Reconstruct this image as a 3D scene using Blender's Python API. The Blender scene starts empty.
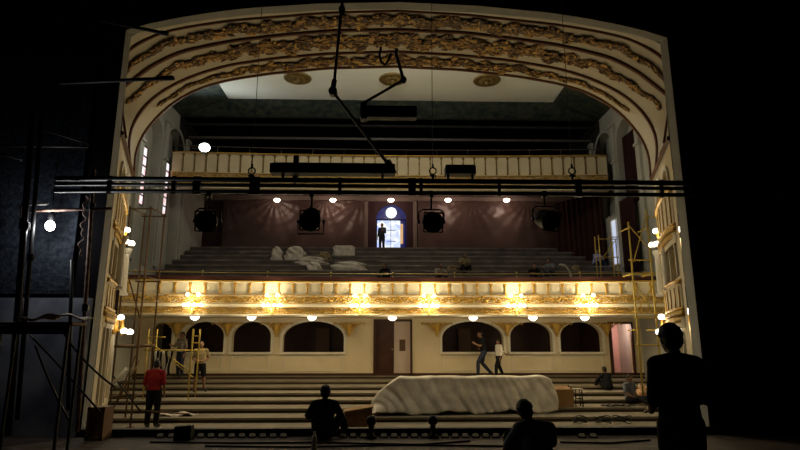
import bpy, bmesh, math, random
from mathutils import Vector, Matrix, Quaternion
random.seed(7)
PI = math.pi
S = bpy.context.scene
COL = S.collection
V = Vector

# ------------------------------------------------------------------ camera
FPX = 550.0
PITCH = math.atan(115 / 550.0)
YAW = math.radians(-1.5)
CAM = V((-0.26, 0.0, 1.6))
cd = bpy.data.cameras.new('camera')
cam = bpy.data.objects.new('camera', cd)
COL.objects.link(cam)
cam.location = CAM
cam.rotation_euler = (PI / 2 + PITCH, 0, YAW)
cd.sensor_width = 36
cd.lens = 36 * FPX / 800
cd.clip_end = 200
S.camera = cam
RM = cam.rotation_euler.to_matrix()


def at(px, py, Y):
    """where the sight line through a pixel of the photograph meets depth Y"""
    d = RM @ V(((px - 400) / FPX, (225 - py) / FPX, -1))
    return CAM + d * (Y / d.y)


def ground(px, py, z=0.0):
    d = RM @ V(((px - 400) / FPX, (225 - py) / FPX, -1))
    return CAM + d * ((z - CAM.z) / d.z)


# ------------------------------------------------------------------ materials
def mat(name, col, rough=0.7, metal=0.0, col2=None, scale=6.0, emit=None, estr=0.0, bump=0.0, bscale=30.0, spec=0.3, detail=4.0, trans=0.0):
    m = bpy.data.materials.new(name)
    m.use_nodes = True
    nt = m.node_tree
    b = nt.nodes['Principled BSDF']
    b.inputs['Roughness'].default_value = rough
    b.inputs['Metallic'].default_value = metal
    b.inputs['Specular IOR Level'].default_value = spec
    b.inputs['Base Color'].default_value = (*col, 1)
    tc = nt.nodes.new('ShaderNodeTexCoord')
    if col2 is not None:
        nz = nt.nodes.new('ShaderNodeTexNoise')
        nz.inputs['Scale'].default_value = scale
        nz.inputs['Detail'].default_value = detail
        cr = nt.nodes.new('ShaderNodeValToRGB')
        cr.color_ramp.elements[0].position = 0.35
        cr.color_ramp.elements[1].position = 0.65
        cr.color_ramp.elements[0].color = (*col, 1)
        cr.color_ramp.elements[1].color = (*col2, 1)
        nt.links.new(tc.outputs['Object'], nz.inputs['Vector'])
        nt.links.new(nz.outputs['Fac'], cr.inputs['Fac'])
        nt.links.new(cr.outputs['Color'], b.inputs['Base Color'])
    if bump > 0:
        n2 = nt.nodes.new('ShaderNodeTexNoise')
        n2.inputs['Scale'].default_value = bscale
        n2.inputs['Detail'].default_value = 5
        bp = nt.nodes.new('ShaderNodeBump')
        bp.inputs['Strength'].default_value = bump
        bp.inputs['Distance'].default_value = 0.05
        nt.links.new(tc.outputs['Object'], n2.inputs['Vector'])
        nt.links.new(n2.outputs['Fac'], bp.inputs['Height'])
        nt.links.new(bp.outputs['Normal'], b.inputs['Normal'])
    if emit is not None:
        b.inputs['Emission Color'].default_value = (*emit, 1)
        b.inputs['Emission Strength'].default_value = estr
    if trans:
        b.inputs['Transmission Weight'].default_value = trans
    return m


M = {}
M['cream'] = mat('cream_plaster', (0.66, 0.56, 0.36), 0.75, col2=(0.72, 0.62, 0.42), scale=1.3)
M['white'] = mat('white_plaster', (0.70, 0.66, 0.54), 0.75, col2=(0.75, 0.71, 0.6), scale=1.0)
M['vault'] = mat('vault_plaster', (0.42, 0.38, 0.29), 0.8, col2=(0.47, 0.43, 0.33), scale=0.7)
M['jamb'] = mat('grey_plaster', (0.21, 0.21, 0.185), 0.85, col2=(0.165, 0.165, 0.15), scale=1.6, bump=0.15)
M['ceil'] = mat('ceiling_plaster', (0.80, 0.83, 0.80), 0.85, col2=(0.84, 0.87, 0.83), scale=0.6)
M['gold'] = mat('gilded_plaster', (0.50, 0.29, 0.045), 0.42, 0.35, col2=(0.62, 0.40, 0.09), scale=9)
M['oldgold'] = mat('dull_gilding', (0.07, 0.032, 0.008), 0.5, 0.2, col2=(0.46, 0.27, 0.06), scale=4.5, detail=6)
_nt = M['oldgold'].node_tree
_g = _nt.nodes.new('ShaderNodeNewGeometry'); _c = _nt.nodes.new('ShaderNodeValToRGB')
_c.color_ramp.elements[0].position = .25; _c.color_ramp.elements[0].color = (.045, .022, .007, 1)
_c.color_ramp.elements[1].position = .95; _c.color_ramp.elements[1].color = (.50, .30, .075, 1)
_e = _c.color_ramp.elements.new(.6); _e.color = (.17, .088, .02, 1)
_nt.links.new(_g.outputs['Random Per Island'], _c.inputs['Fac']); _nt.links.new(_c.outputs['Color'], _nt.nodes['Principled BSDF'].inputs['Base Color'])
M['medal'] = mat('antique_gilding', (0.16, 0.11, 0.035), 0.5, 0.3, col2=(0.24, 0.17, 0.06), scale=6)
M['brownline'] = mat('brown_moulding', (0.10, 0.035, 0.012), 0.6)
M['teal'] = mat('teal_damask', (0.010, 0.028, 0.036), 0.6, col2=(0.075, 0.085, 0.062), scale=3.5, detail=9)
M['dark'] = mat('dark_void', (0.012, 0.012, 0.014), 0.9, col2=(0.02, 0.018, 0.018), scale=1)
M['black'] = mat('black_paint', (0.008, 0.008, 0.009), 0.6, spec=0.15)
M['blackwall'] = mat('black_stage_wall', (0.006, 0.006, 0.007), 0.95, spec=0.02)
M['stagewall'] = mat('sooty_blue_wall', (0.012, 0.015, 0.022), 0.9, col2=(0.032, 0.038, 0.05), scale=14, bump=0.5, bscale=22, spec=0.05, detail=8)
M['stagewall2'] = mat('sooty_blue_render', (0.13, 0.14, 0.18), 0.9, col2=(0.30, 0.31, 0.35), scale=1.6, detail=8, spec=0.05)
M['sidewall'] = mat('grey_side_plaster', (0.34, 0.34, 0.30), 0.8, col2=(0.40, 0.40, 0.35), scale=1.0)
M['concrete'] = mat('step_concrete', (0.17, 0.148, 0.108), 0.8, col2=(0.215, 0.188, 0.137), scale=1.5, bump=0.1)
M['riser'] = mat('brown_riser', (0.045, 0.028, 0.014), 0.8, col2=(0.06, 0.037, 0.02), scale=2)
M['maroon'] = mat('maroon_ledge', (0.042, 0.010, 0.008), 0.7)
M['redcurtain'] = mat('dark_red_curtain', (0.026, 0.0045, 0.005), 0.9, col2=(0.017, 0.003, 0.0035), scale=2)
M['purplewall'] = mat('maroon_wall', (0.055, 0.028, 0.032), 0.8, col2=(0.07, 0.036, 0.04), scale=1.2)
M['tarp'] = mat('brown_plastic_sheet', (0.085, 0.05, 0.045), 0.42, col2=(0.11, 0.065, 0.058), scale=1.2, bump=0.25, bscale=2.0, spec=0.5)
M['tier'] = mat('dark_tier', (0.07, 0.06, 0.055), 0.85, col2=(0.11, 0.095, 0.085), scale=2.2)
M['nosing'] = mat('nosing_highlight', (0.10, 0.085, 0.08), 0.8, col2=(0.26, 0.22, 0.20), scale=1.1)  # paler tone paints the lamp highlights on the step edges
M['brass'] = mat('brass', (0.55, 0.42, 0.16), 0.35, 0.8)
M['wooddark'] = mat('dark_door_wood', (0.045, 0.016, 0.010), 0.5, col2=(0.06, 0.022, 0.013), scale=3)
M['archwood'] = mat('dark_brown_board', (0.10, 0.055, 0.03), 0.6, col2=(0.13, 0.07, 0.04), scale=2)
M['pinkdoor'] = mat('pale_pink_door', (0.62, 0.5, 0.42), 0.6)
M['stagefloor'] = mat('stage_boards', (0.075, 0.055, 0.04), 0.7, col2=(0.12, 0.088, 0.062), scale=2.5, bump=0.2)
M['scaf'] = mat('yellow_scaffold_paint', (0.42, 0.30, 0.05), 0.5, 0.2, col2=(0.5, 0.36, 0.07), scale=5)
M['scafbrown'] = mat('rusty_scaffold', (0.10, 0.055, 0.025), 0.6, 0.2, col2=(0.16, 0.09, 0.04), scale=6)
M['pipe'] = mat('dark_pipe', (0.02, 0.02, 0.021), 0.45, 0.3, spec=0.2)
M['greypipe'] = mat('grey_pipe', (0.10, 0.09, 0.085), 0.5, 0.3)
M['rustpole'] = mat('flaking_pole', (0.12, 0.06, 0.045), 0.7, col2=(0.38, 0.25, 0.19), scale=9)
M['cloth'] = mat('dusty_white_sheet', (0.42, 0.385, 0.31), 0.55, col2=(0.66, 0.61, 0.51), scale=2.2, bump=0.3, bscale=6)
M['sheet'] = mat('greyish_white_cloth', (0.42, 0.38, 0.33), 0.85, col2=(0.62, 0.56, 0.50), scale=5)
M['card'] = mat('brown_cardboard', (0.26, 0.15, 0.065), 0.8, col2=(0.32, 0.19, 0.085), scale=3)
M['wood'] = mat('brown_wood', (0.17, 0.085, 0.028), 0.65, col2=(0.23, 0.12, 0.045), scale=4)
M['khaki2'] = mat('dull_pink_plaster', (0.22, 0.17, 0.15), 0.8)
M['skin'] = mat('brown_skin', (0.20, 0.105, 0.06), 0.55)
M['hair'] = mat('black_hair', (0.010, 0.009, 0.008), 0.6)
M['red'] = mat('red_shirt', (0.20, 0.008, 0.010), 0.85)
M['darkcloth'] = mat('dark_cloth', (0.010, 0.010, 0.012), 0.9, spec=.1)
M['jeans'] = mat('dark_blue_denim', (0.02, 0.025, 0.045), 0.9)
M['khaki'] = mat('khaki_cloth', (0.20, 0.155, 0.08), 0.9)
M['whitecloth'] = mat('white_cotton', (0.6, 0.56, 0.48), 0.9)
M['greyblue'] = mat('grey_blue_cotton', (0.12, 0.13, 0.16), 0.9)
M['bluewhite'] = mat('blue_white_print', (0.10, 0.14, 0.5), 0.9, col2=(0.65, 0.68, 0.8), scale=9)
M['check'] = mat('pale_checked_shirt', (0.11, 0.09, 0.07), 0.9, col2=(0.30, 0.27, 0.22), scale=12)
M['leather'] = mat('dark_leather', (0.02, 0.014, 0.01), 0.5)
M['globe'] = mat('lit_glass_globe', (1, 0.95, 0.8), 0.3, emit=(1, 0.86, 0.58), estr=7)
M['globew'] = mat('lit_white_globe', (1, 0.97, 0.9), 0.3, emit=(1, 0.93, 0.80), estr=5)
M['bulb'] = mat('lit_warm_bulb', (1, 0.9, 0.8), 0.3, emit=(1, 0.82, 0.62), estr=9)
M['flood'] = mat('lit_flood_lens', (1, 1, 1), 0.3, emit=(0.9, 1.0, 0.93), estr=6)
M['work'] = mat('lit_work_bulb', (1, 1, 1), 0.3, emit=(1, 0.98, 0.92), estr=25)
M['footwhite'] = mat('white_footlight_cap', (0.40, 0.37, 0.31), 0.5)
# white glass lets the house light through
_nt = M['footwhite'].node_tree
_tr = _nt.nodes.new('ShaderNodeBsdfTranslucent'); _tr.inputs['Color'].default_value = (.85, .8, .7, 1)
_mx = _nt.nodes.new('ShaderNodeMixShader'); _mx.inputs['Fac'].default_value = .75
_nt.links.new(_nt.nodes['Principled BSDF'].outputs[0], _mx.inputs[1]); _nt.links.new(_tr.outputs[0], _mx.inputs[2])
_nt.links.new(_mx.outputs[0], _nt.nodes['Material Output'].inputs[0])
M['bottle'] = mat('clear_plastic_bottle', (0.55, 0.55, 0.5), 0.2)
M['orange'] = mat('orange_print', (0.45, 0.16, 0.04), 0.8, col2=(0.62, 0.5, 0.34), scale=16)
M['lens'] = mat('dark_glass_lens', (0.01, 0.01, 0.015), 0.15, spec=0.2)
M['stripew'] = mat('white_stripe_cloth', (0.55, 0.53, 0.5), 0.9)
M['rope'] = mat('pale_cable', (0.3, 0.2, 0.16), 0.7)


def glassmat(name, c1, c2, scale, s):
    """a lit pane: daylight behind mottled glass"""
    m = bpy.data.materials.new(name)
    m.use_nodes = True
    nt = m.node_tree
    b = nt.nodes['Principled BSDF']
    b.inputs['Roughness'].default_value = 0.3
    tc = nt.nodes.new('ShaderNodeTexCoord')
    nz = nt.nodes.new('ShaderNodeTexVoronoi')
    nz.inputs['Scale'].default_value = scale
    cr = nt.nodes.new('ShaderNodeValToRGB')
    cr.color_ramp.elements[0].color = (*c1, 1)
    cr.color_ramp.elements[1].color = (*c2, 1)
    cr.color_ramp.elements[0].position = 0.25
    cr.color_ramp.elements[1].position = 0.75
    nt.links.new(tc.outputs['Object'], nz.inputs['Vector'])
    nt.links.new(nz.outputs['Color'], cr.inputs['Fac'])
    nt.links.new(cr.outputs['Color'], b.inputs['Emission Color'])
    b.inputs['Base Color'].default_value = (0.03, 0.03, 0.04, 1)
    b.inputs['Emission Strength'].default_value = s
    return m


M['stain'] = glassmat('stained_pane', (1.0, 0.55, 0.55), (0.95, 0.97, 1.0), 5, 1.1)
M['dayglass'] = glassmat('daylit_glass', (0.45, 0.55, 1.0), (0.95, 0.98, 1.0), 3.5, 1.15)
M['rosette'] = glassmat('daylit_rosette_glass', (0.75, 0.95, 0.95), (1.0, 1.0, 1.0), 8, 2.0)
M['blueglass'] = glassmat('deep_blue_glass', (0.03, 0.04, 0.30), (0.06, 0.08, 0.42), 5, 0.28)
M['columnglow'] = glassmat('lit_column_glow', (0.9, 0.42, 0.10), (1.0, 0.62, 0.28), 5, 0.7)  # emission stands in for the light on a brown column
M['coolglass'] = glassmat('cool_window_glass', (0.55, 0.65, 1.0), (0.80, 0.88, 1.0), 2, 0.75)
M['pinkglow'] = mat('lit_pink_lobby', (0.6, 0.36, 0.32), 0.8, col2=(0.68, 0.44, 0.4), scale=1)
M['paleglow'] = mat('pale_lobby_door', (0.55, 0.44, 0.37), 0.8)


# ------------------------------------------------------------------ mesh builder
_b = bmesh.new(); bmesh.ops.create_icosphere(_b, subdivisions=1, radius=1); _b.verts.ensure_lookup_table()
ICO_V = [v.co.copy() for v in _b.verts]
ICO_F = [[v.index for v in f.verts] for f in _b.faces]
_b.free()


class MB:
    def __init__(self):
        self.b = bmesh.new()

    def quad(self, *p):
        vs = [self.b.verts.new(q) for q in p]
        return self.b.faces.new(vs)

    def box(self, c, s, rot=None):
        mt = Matrix.Translation(V(c))
        if rot is not None:
            mt = mt @ (rot.to_matrix().to_4x4() if hasattr(rot, 'to_matrix') else rot)
        mt = mt @ Matrix.Diagonal((s[0], s[1], s[2], 1))
        bmesh.ops.create_cube(self.b, size=1, matrix=mt)
        return self

    def rings(self, rings, cap=True, closed=False):
        vs = [[self.b.verts.new(p) for p in r] for r in rings]
        n = len(vs[0])
        for i in range(len(vs) - 1):
            for j in range(n):
                k = (j + 1) % n
                self.b.faces.new((vs[i][j], vs[i][k], vs[i + 1][k], vs[i + 1][j]))
        if closed:
            for j in range(n):
                k = (j + 1) % n
                self.b.faces.new((vs[-1][j], vs[-1][k], vs[0][k], vs[0][j]))
        elif cap:
            self.b.faces.new(list(reversed(vs[0])))
            self.b.faces.new(vs[-1])
        return self

    def tube(self, pts, r, n=8, cap=True):
        pts = [V(p) for p in pts]
        rs = r if isinstance(r, (list, tuple)) else [r] * len(pts)
        out = []
        up = None
        for i, p in enumerate(pts):
            t = (pts[min(i + 1, len(pts) - 1)] - pts[max(i - 1, 0)])
            t.normalize()
            if up is None:
                up = V((0, 0, 1)) if abs(t.z) < 0.9 else V((1, 0, 0))
            a = t.cross(up)
            if a.length < 1e-5:
                a = t.orthogonal()
            a.normalize()
            bb = a.cross(t).normalized()
            up = bb
            out.append([p + (a * math.cos(2 * PI * k / n) + bb * math.sin(2 * PI * k / n)) * rs[i] for k in range(n)])
        return self.rings(out, cap)

    def lathe(self, prof, o=(0, 0, 0), n=16, axis=None, cap=True):
        """prof: (radius, height) along +Z or along axis"""
        o = V(o)
        q = V((0, 0, 1)).rotation_difference(V(axis)) if axis is not None else Quaternion()
        out = []
        for r, h in prof:
            out.append([o + q @ V((max(r, 1e-4) * math.cos(2 * PI * k / n), max(r, 1e-4) * math.sin(2 * PI * k / n), h)) for k in range(n)])
        return self.rings(out, cap)

    def ell(self, c, r, seg=12, ring=8, rot=None):
        mt = Matrix.Translation(V(c))
        if rot is not None:
            mt = mt @ (rot.to_matrix().to_4x4())
        mt = mt @ Matrix.Diagonal((r[0], r[1], r[2], 1))
        bmesh.ops.create_uvsphere(self.b, u_segments=seg, v_segments=ring, radius=1, matrix=mt)
        return self

    def ico(self, c, r, rot=None, sub=1):
        mt = Matrix.Translation(V(c))
        if rot is not None:
            mt = mt @ rot.to_matrix().to_4x4()
        mt = mt @ Matrix.Diagonal((r[0], r[1], r[2], 1))
        vs = [self.b.verts.new(mt @ v) for v in ICO_V]
        for f in ICO_F:
            self.b.faces.new([vs[i] for i in f])
        return self

    def loft(self, pts, rx, ry, side=(1, 0, 0), n=12, er=1.0):
        pts = [V(p) for p in pts]
        side = V(side)
        out = []
        L = len(pts)
        # rounded ends
        P2, X2, Y2 = [], [], []
        t0 = (pts[1] - pts[0]).normalized()
        t1 = (pts[-1] - pts[-2]).normalized()
        for f in (0.95, 0.7, 0.35):
            s = math.sqrt(1 - f * f)
            P2.append(pts[0] - t0 * f * er * min(rx[0], ry[0])); X2.append(rx[0] * s); Y2.append(ry[0] * s)
        P2 += pts; X2 += list(rx); Y2 += list(ry)
        for f in (0.35, 0.7, 0.95):
            s = math.sqrt(1 - f * f)
            P2.append(pts[-1] + t1 * f * min(rx[-1], ry[-1])); X2.append(rx[-1] * s); Y2.append(ry[-1] * s)
        for i, p in enumerate(P2):
            t = (P2[min(i + 1, len(P2) - 1)] - P2[max(i - 1, 0)]).normalized()
            a = side - t * side.dot(t)
            if a.length < 1e-3:
                a = t.orthogonal()
            a.normalize()
            c = t.cross(a)
            out.append([p + a * math.cos(2 * PI * k / n) * X2[i] + c * math.sin(2 * PI * k / n) * Y2[i] for k in range(n)])
        return self.rings(out, True)

    def grid(self, f, nu, nv, flip=False):
        vs = [[self.b.verts.new(f(i / nu, j / nv)) for j in range(nv + 1)] for i in range(nu + 1)]
        for i in range(nu):
            for j in range(nv):
                q = (vs[i][j], vs[i + 1][j], vs[i + 1][j + 1], vs[i][j + 1])
                self.b.faces.new(q if not flip else tuple(reversed(q)))
        return self

    def build(self, name, m, parent=None, smooth=False, loc=None, solid=0.0, norm=True, bevel=0.0):
        if norm:
            bmesh.ops.recalc_face_normals(self.b, faces=self.b.faces)
        me = bpy.data.meshes.new(name)
        self.b.to_mesh(me)
        self.b.free()
        if smooth:
            for p in me.polygons:
                p.use_smooth = True
        me.materials.append(m)
        o = bpy.data.objects.new(name, me)
        COL.objects.link(o)
        if loc is not None:
            o.location = loc
        if parent is not None:
            o.parent = parent
        if solid:
            md = o.modifiers.new('solid', 'SOLIDIFY'); md.thickness = solid; md.offset = 0
        if bevel:
            md = o.modifiers.new('bevel', 'BEVEL'); md.width = bevel; md.segments = 2
        return o


def tag(o, label=None, cat=None, group=None, kind=None):
    if label: o['label'] = label
    if cat: o['category'] = cat
    if group: o['group'] = group
    if kind: o['kind'] = kind
    return o


def thing(name, label, cat, loc=(0, 0, 0), rz=0.0, group=None):
    o = bpy.data.objects.new(name, None)
    o.empty_display_size = 0.1
    COL.objects.link(o)
    o.location = loc
    o.rotation_euler = (0, 0, rz)
    return tag(o, label, cat, group)


def struct(o, label, cat):
    return tag(o, label, cat, None, 'structure')


def copy_tree(o, parent=None):
    c = o.copy()
    COL.objects.link(c)
    if parent is not None:
        c.parent = parent
    for ch in list(o.children):
        copy_tree(ch, c)
    return c


def light(name, loc, power, col, r=0.06, parent=None):
    l = bpy.data.lights.new(name, 'POINT')
    l.energy = power
    l.color = col
    l.shadow_soft_size = r
    o = bpy.data.objects.new(name, l)
    COL.objects.link(o)
    o.location = loc
    if parent is not None:
        o.parent = parent
    return o


WARM = (1.0, 0.78, 0.43)
WARM2 = (1.0, 0.82, 0.54)


def arch_z(u, op):
    u0, u1, v0, v1, rise = op[:5]
    if rise <= 0:
        return v1
    s = (u - (u0 + u1) / 2) / ((u1 - u0) / 2)
    s = max(-1, min(1, s))
    return v1 - rise + rise * math.sqrt(max(0, 1 - s * s))


def op_line(op, n=16):
    """outline of an opening from foot to foot over the head"""
    u0, u1, v0, v1, rise = op[:5]
    pts = [(u0, v0)]
    if rise > 0:
        c = (u0 + u1) / 2; h = (u1 - u0) / 2
        for k in range(n + 1):
            a = PI - PI * k / n
            pts.append((c + h * math.cos(a), v1 - rise + rise * math.sin(a)))
    else:
        pts += [(u0, v1), (u1, v1)]
    pts.append((u1, v0))
    return pts


def wall_open(mb, O, ud, back, U0, U1, V0, V1, ops, depth):
    """front face of a wall with openings, plus the reveals going back"""
    O = V(O); ud = V(ud).normalized(); back = V(back).normalized()
    w = lambda u, v, d=0.0: O + ud * u + V((0, 0, v)) + back * d
    us = {U0, U1}
    for op in ops:
        for (u, v) in op_line(op):
            us.add(round(u, 5))
    us = sorted(us)
    for a, b in zip(us[:-1], us[1:]):
        if b - a < 1e-5: continue
        m = (a + b) / 2
        hit = [op for op in ops if op[0] < m < op[1]]
        if not hit:
            mb.quad(w(a, V0), w(b, V0), w(b, V1), w(a, V1))
        else:
            op = hit[0]
            if op[2] > V0 + 1e-5:
                mb.quad(w(a, V0), w(b, V0), w(b, op[2]), w(a, op[2]))
            mb.quad(w(a, arch_z(a, op)), w(b, arch_z(b, op)), w(b, V1), w(a, V1))
    for op in ops:
        pl = op_line(op)
        for p, q in zip(pl[:-1], pl[1:]):
            mb.quad(w(*p), w(*q), w(*q, depth), w(*p, depth))
        if op[2] > V0 + 1e-5:
            mb.quad(w(op[0], op[2]), w(op[1], op[2]), w(op[1], op[2], depth), w(op[0], op[2], depth))
    return w


def pane(mb, w, op, d):
    pl = op_line(op)
    mb.b.faces.new([mb.b.verts.new(w(u, v, d)) for u, v in pl])


def archivolt(mb, w, op, width, off, th):
    """raised band following the head of an opening"""
    pl = op_line(op)
    c = V(((op[0] + op[1]) / 2, op[3] - op[4] if op[4] > 0 else (op[2] + op[3]) / 2))
    pl = [V(p) for p in pl]
    outer = []
    for i, p in enumerate(pl):
        t = (pl[min(i + 1, len(pl) - 1)] - pl[max(i - 1, 0)]).normalized()
        outer.append(p + V((-t.y, t.x)) * width)
    for i in range(len(pl) - 1):
        a, b, c2, d2 = pl[i], pl[i + 1], outer[i + 1], outer[i]
        mb.quad(w(*a, -off), w(*b, -off), w(*c2, -off), w(*d2, -off))
        mb.quad(w(*d2, -off), w(*c2, -off), w(*c2, 0), w(*d2, 0))
        mb.quad(w(*a, -off), w(*b, -off), w(*b, 0), w(*a, 0))

# ------------------------------------------------------------------ stage, pit, stalls steps
YS = 10.1
mb = MB()
for i in range(46):                                   # boards run across the stage
    y0 = 0.6 + i * 0.205
    if y0 + 0.2 > YS: break
    mb.box((0, y0 + 0.1, -0.04), (24, 0.197, 0.08))
struct(mb.build('floor', M['stagefloor']), 'dark brown boards of the stage floor', 'floor')
mb = MB(); mb.box((0, 4, -0.3), (24, 11.9, 0.4)); mb.box((0, 9.98, -0.95), (13, 0.2, 1.7))
mb.box((0, 10.0, 0.05), (11.0, 0.16, 0.14))
struct(mb.build('stage_front', M['black']), 'black front wall and edge strip of the stage', 'stage front')
mb = MB(); mb.box((0, 12.8, -1.6), (21, 5.5, 0.2))
struct(mb.build('pit_floor', M['dark']), 'dark floor of the orchestra pit behind the stage edge', 'floor')
NST, SY, ST, SZ, SR = 7, 15.5, 1.05, -0.70, 0.13
mb = MB(); mr = MB()
for k in range(NST + 1):
    y0 = SY + k * ST; z = SZ + k * SR
    d = ST if k < NST else 3.2
    mb.box((0, y0 + d / 2, z - 0.03), (20.8, d, 0.06))
    mr.box((0, y0 + 0.06, z - 0.06 - (SR - 0.06) / 2 if k else -1.15), (20.8, 0.08, SR - 0.06 if k else 0.84))
struct(mb.build('floor_steps', M['concrete']), 'broad pale concrete steps of the emptied stalls floor', 'steps')
struct(mr.build('floor_risers', M['riser']), 'dark brown risers between the concrete steps', 'step risers')


def stepz(Y):
    k = int((Y - SY) / ST)
    return SZ + max(0, min(NST, k)) * SR


# ------------------------------------------------------------------ proscenium
NEAR = [at(*p, 10.0) for p in ((125, 30), (150, 23.5), (180, 17.5), (215, 12), (250, 8), (320, 3.5), (395, 2))]
near_half = [(5.42, p.z) if i == 0 else (-p.x, p.z) for i, p in enumerate(NEAR)]
near_half[-1] = (0.0, near_half[-1][1])


def half_z(half, x):
    x = abs(x)
    for (x0, z0), (x1, z1) in zip(half[:-1], half[1:]):
        if x1 <= x <= x0:
            return z1 + (z0 - z1) * (x - x1) / (x0 - x1)
    return half[0][1]


XS = [5.42 * k / 24 for k in range(-24, 25)]
mb = MB()
for s in (-1, 1):
    mb.quad((s * 5.42, 10, 0), (s * 12, 10, 0), (s * 12, 10, 13), (s * 5.42, 10, 13))
for a, b in zip(XS[:-1], XS[1:]):
    mb.quad((a, 10, half_z(near_half, a)), (b, 10, half_z(near_half, b)), (b, 10, 13), (a, 10, 13))
struct(mb.build('wall_proscenium', M['blackwall']), 'black stage side of the proscenium wall around the opening', 'wall')
mb = MB(); mb.box((-8.05, 9.94, 4.7), (4.4, 0.1, 4.6))
struct(mb.build('wall_stage_left', M['stagewall']), 'rough sooty dark wall panel behind the work light', 'wall')
mb = MB(); mb.box((-7.72, 9.93, 1.15), (4.55, 0.12, 2.35))
struct(mb.build('wall_stage_lower', M['stagewall2']), 'lower bluish rendered wall left of the proscenium', 'wall')
mb = MB()
mb.quad((-8.6, 0, 0), (-8.6, 10, 0), (-8.6, 10, 13), (-8.6, 0, 13))
mb.quad((9.5, 0, 0), (9.5, 10, 0), (9.5, 10, 13), (9.5, 0, 13))
struct(mb.build('wall_stage_sides', M['blackwall']), 'black side walls of the stage', 'wall')

far_corner = 8.03
apex_far = at(395, 9, 10.9).z
FARW = 5.76
far_half = [(FARW * x / 5.42, far_corner + (z - near_half[0][1]) * (apex_far - far_corner) / (near_half[-1][1] - near_half[0][1])) for x, z in near_half]


def outline(half, w, Y, n=24):
    pts = [V((-w, Y, 0)), V((-w, Y, half[0][1] * 0.5)), V((-w, Y, half[0][1]))]
    for k in range(1, 2 * n):
        x = -w + w * k / n
        pts.append(V((x, Y, half_z(half, x))))
    pts += [V((w, Y, half[0][1])), V((w, Y, half[0][1] * 0.5)), V((w, Y, 0))]
    return pts


o0 = outline(near_half, 5.42, 9.99); o1 = outline(far_half, FARW, 10.9)
mb = MB()
for a, b, c, d in zip(o0[:-1], o0[1:], o1[1:], o1[:-1]):
    mb.quad(a, b, c, d)
struct(mb.build('trim_proscenium', M['jamb']), 'grey plaster jambs and soffit of the proscenium opening', 'proscenium jamb')


# ------------------------------------------------------------------ fluted vault over the front of the hall
def resample(pts, n):
    d = [0.0]
    for p, q in zip(pts[:-1], pts[1:]):
        d.append(d[-1] + (q - p).length)
    out = []
    for k in range(n + 1):
        t = d[-1] * k / n
        for i in range(len(pts) - 1):
            if t <= d[i + 1] + 1e-9:
                f = (t - d[i]) / max(1e-9, d[i + 1] - d[i])
                out.append(pts[i].lerp(pts[i + 1], f)); break
        else:
            out.append(pts[-1].copy())
    return out


def smoothed(pts, it=3):
    for _ in range(it):
        pts = [pts[0]] + [(pts[i - 1] + pts[i] * 2 + pts[i + 1]) / 4 for i in range(1, len(pts) - 1)] + [pts[-1]]
    return pts


NV = 44


def half_curve(low, px, Y):
    """from the springing to the crown of the left half"""
    c = [V((-x, Y, z)) for x, z in low] + [at(*p, Y) for p in px]
    c[-1].x = 0.0
    r = resample(c, NV)
    return smoothed(r, 2)


C0 = [V((-x, 10.9, z)) for x, z in ([(5.74, 5.8), (5.76, 7.0)] + [(x, z) for x, z in far_half])]
C0 = resample(C0, NV)
CA = half_curve([(5.86, 5.83), (6.12, 6.9), (6.2, 7.7)], [(134, 44), (162, 31), (192, 25), (235, 19), (280, 15.5), (330, 11.5), (391, 9.5)], 11.3)
CB = half_curve([(6.28, 5.92), (6.72, 6.7), (6.8, 7.3)], [(132, 80), (150, 65.5), (180, 51), (230, 40.5), (280, 34.5), (332, 30), (391, 29)], 12.3)
CC = half_curve([(6.86, 6.03)], [(129, 160), (127.5, 143), (130, 128), (136, 116), (146, 103), (162, 90), (180, 80.5), (200, 72.5), (230, 64), (280, 57), (330, 53), (391, 51)], 13.7)
CD = half_curve([], [(133, 175), (134, 154), (140, 137), (152, 121), (165, 108), (182, 96), (203, 86), (230, 79), (270, 73), (330, 67.5), (391, 66)], 15.0)
CURV = [C0, CA, CB, CC, CD]
CT = [0.0, 0.4, 1.4, 2.8, 4.1]


def vault(u, t):
    """u 0..1 from the left springing over the crown to the right, t = row number"""
    i = min(3, int(t)); f = t - i
    s = 1.0
    if u > 0.5:
        u = 1 - u; s = -1.0
    k = min(NV - 1e-6, u * 2 * NV)
    j = int(k); g = k - j
    a = CURV[i][j].lerp(CURV[i][j + 1], g); b = CURV[i + 1][j].lerp(CURV[i + 1][j + 1], g)
    p = a.lerp(b, f)
    return V((p.x * s, p.y, p.z))


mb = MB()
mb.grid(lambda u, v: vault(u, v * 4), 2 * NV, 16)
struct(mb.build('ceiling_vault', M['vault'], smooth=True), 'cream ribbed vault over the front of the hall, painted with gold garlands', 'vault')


def vnormal(u, t):
    e = 0.004
    a = vault(min(1, u + e), t) - vault(max(0, u - e), t)
    b = vault(u, min(4, t + 0.03)) - vault(u, max(0, t - 0.03))
    n = a.cross(b).normalized()
    c = V((0, 12.5, 4.0)) - vault(u, t)
    return n if n.dot(c) > 0 else -n


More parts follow.
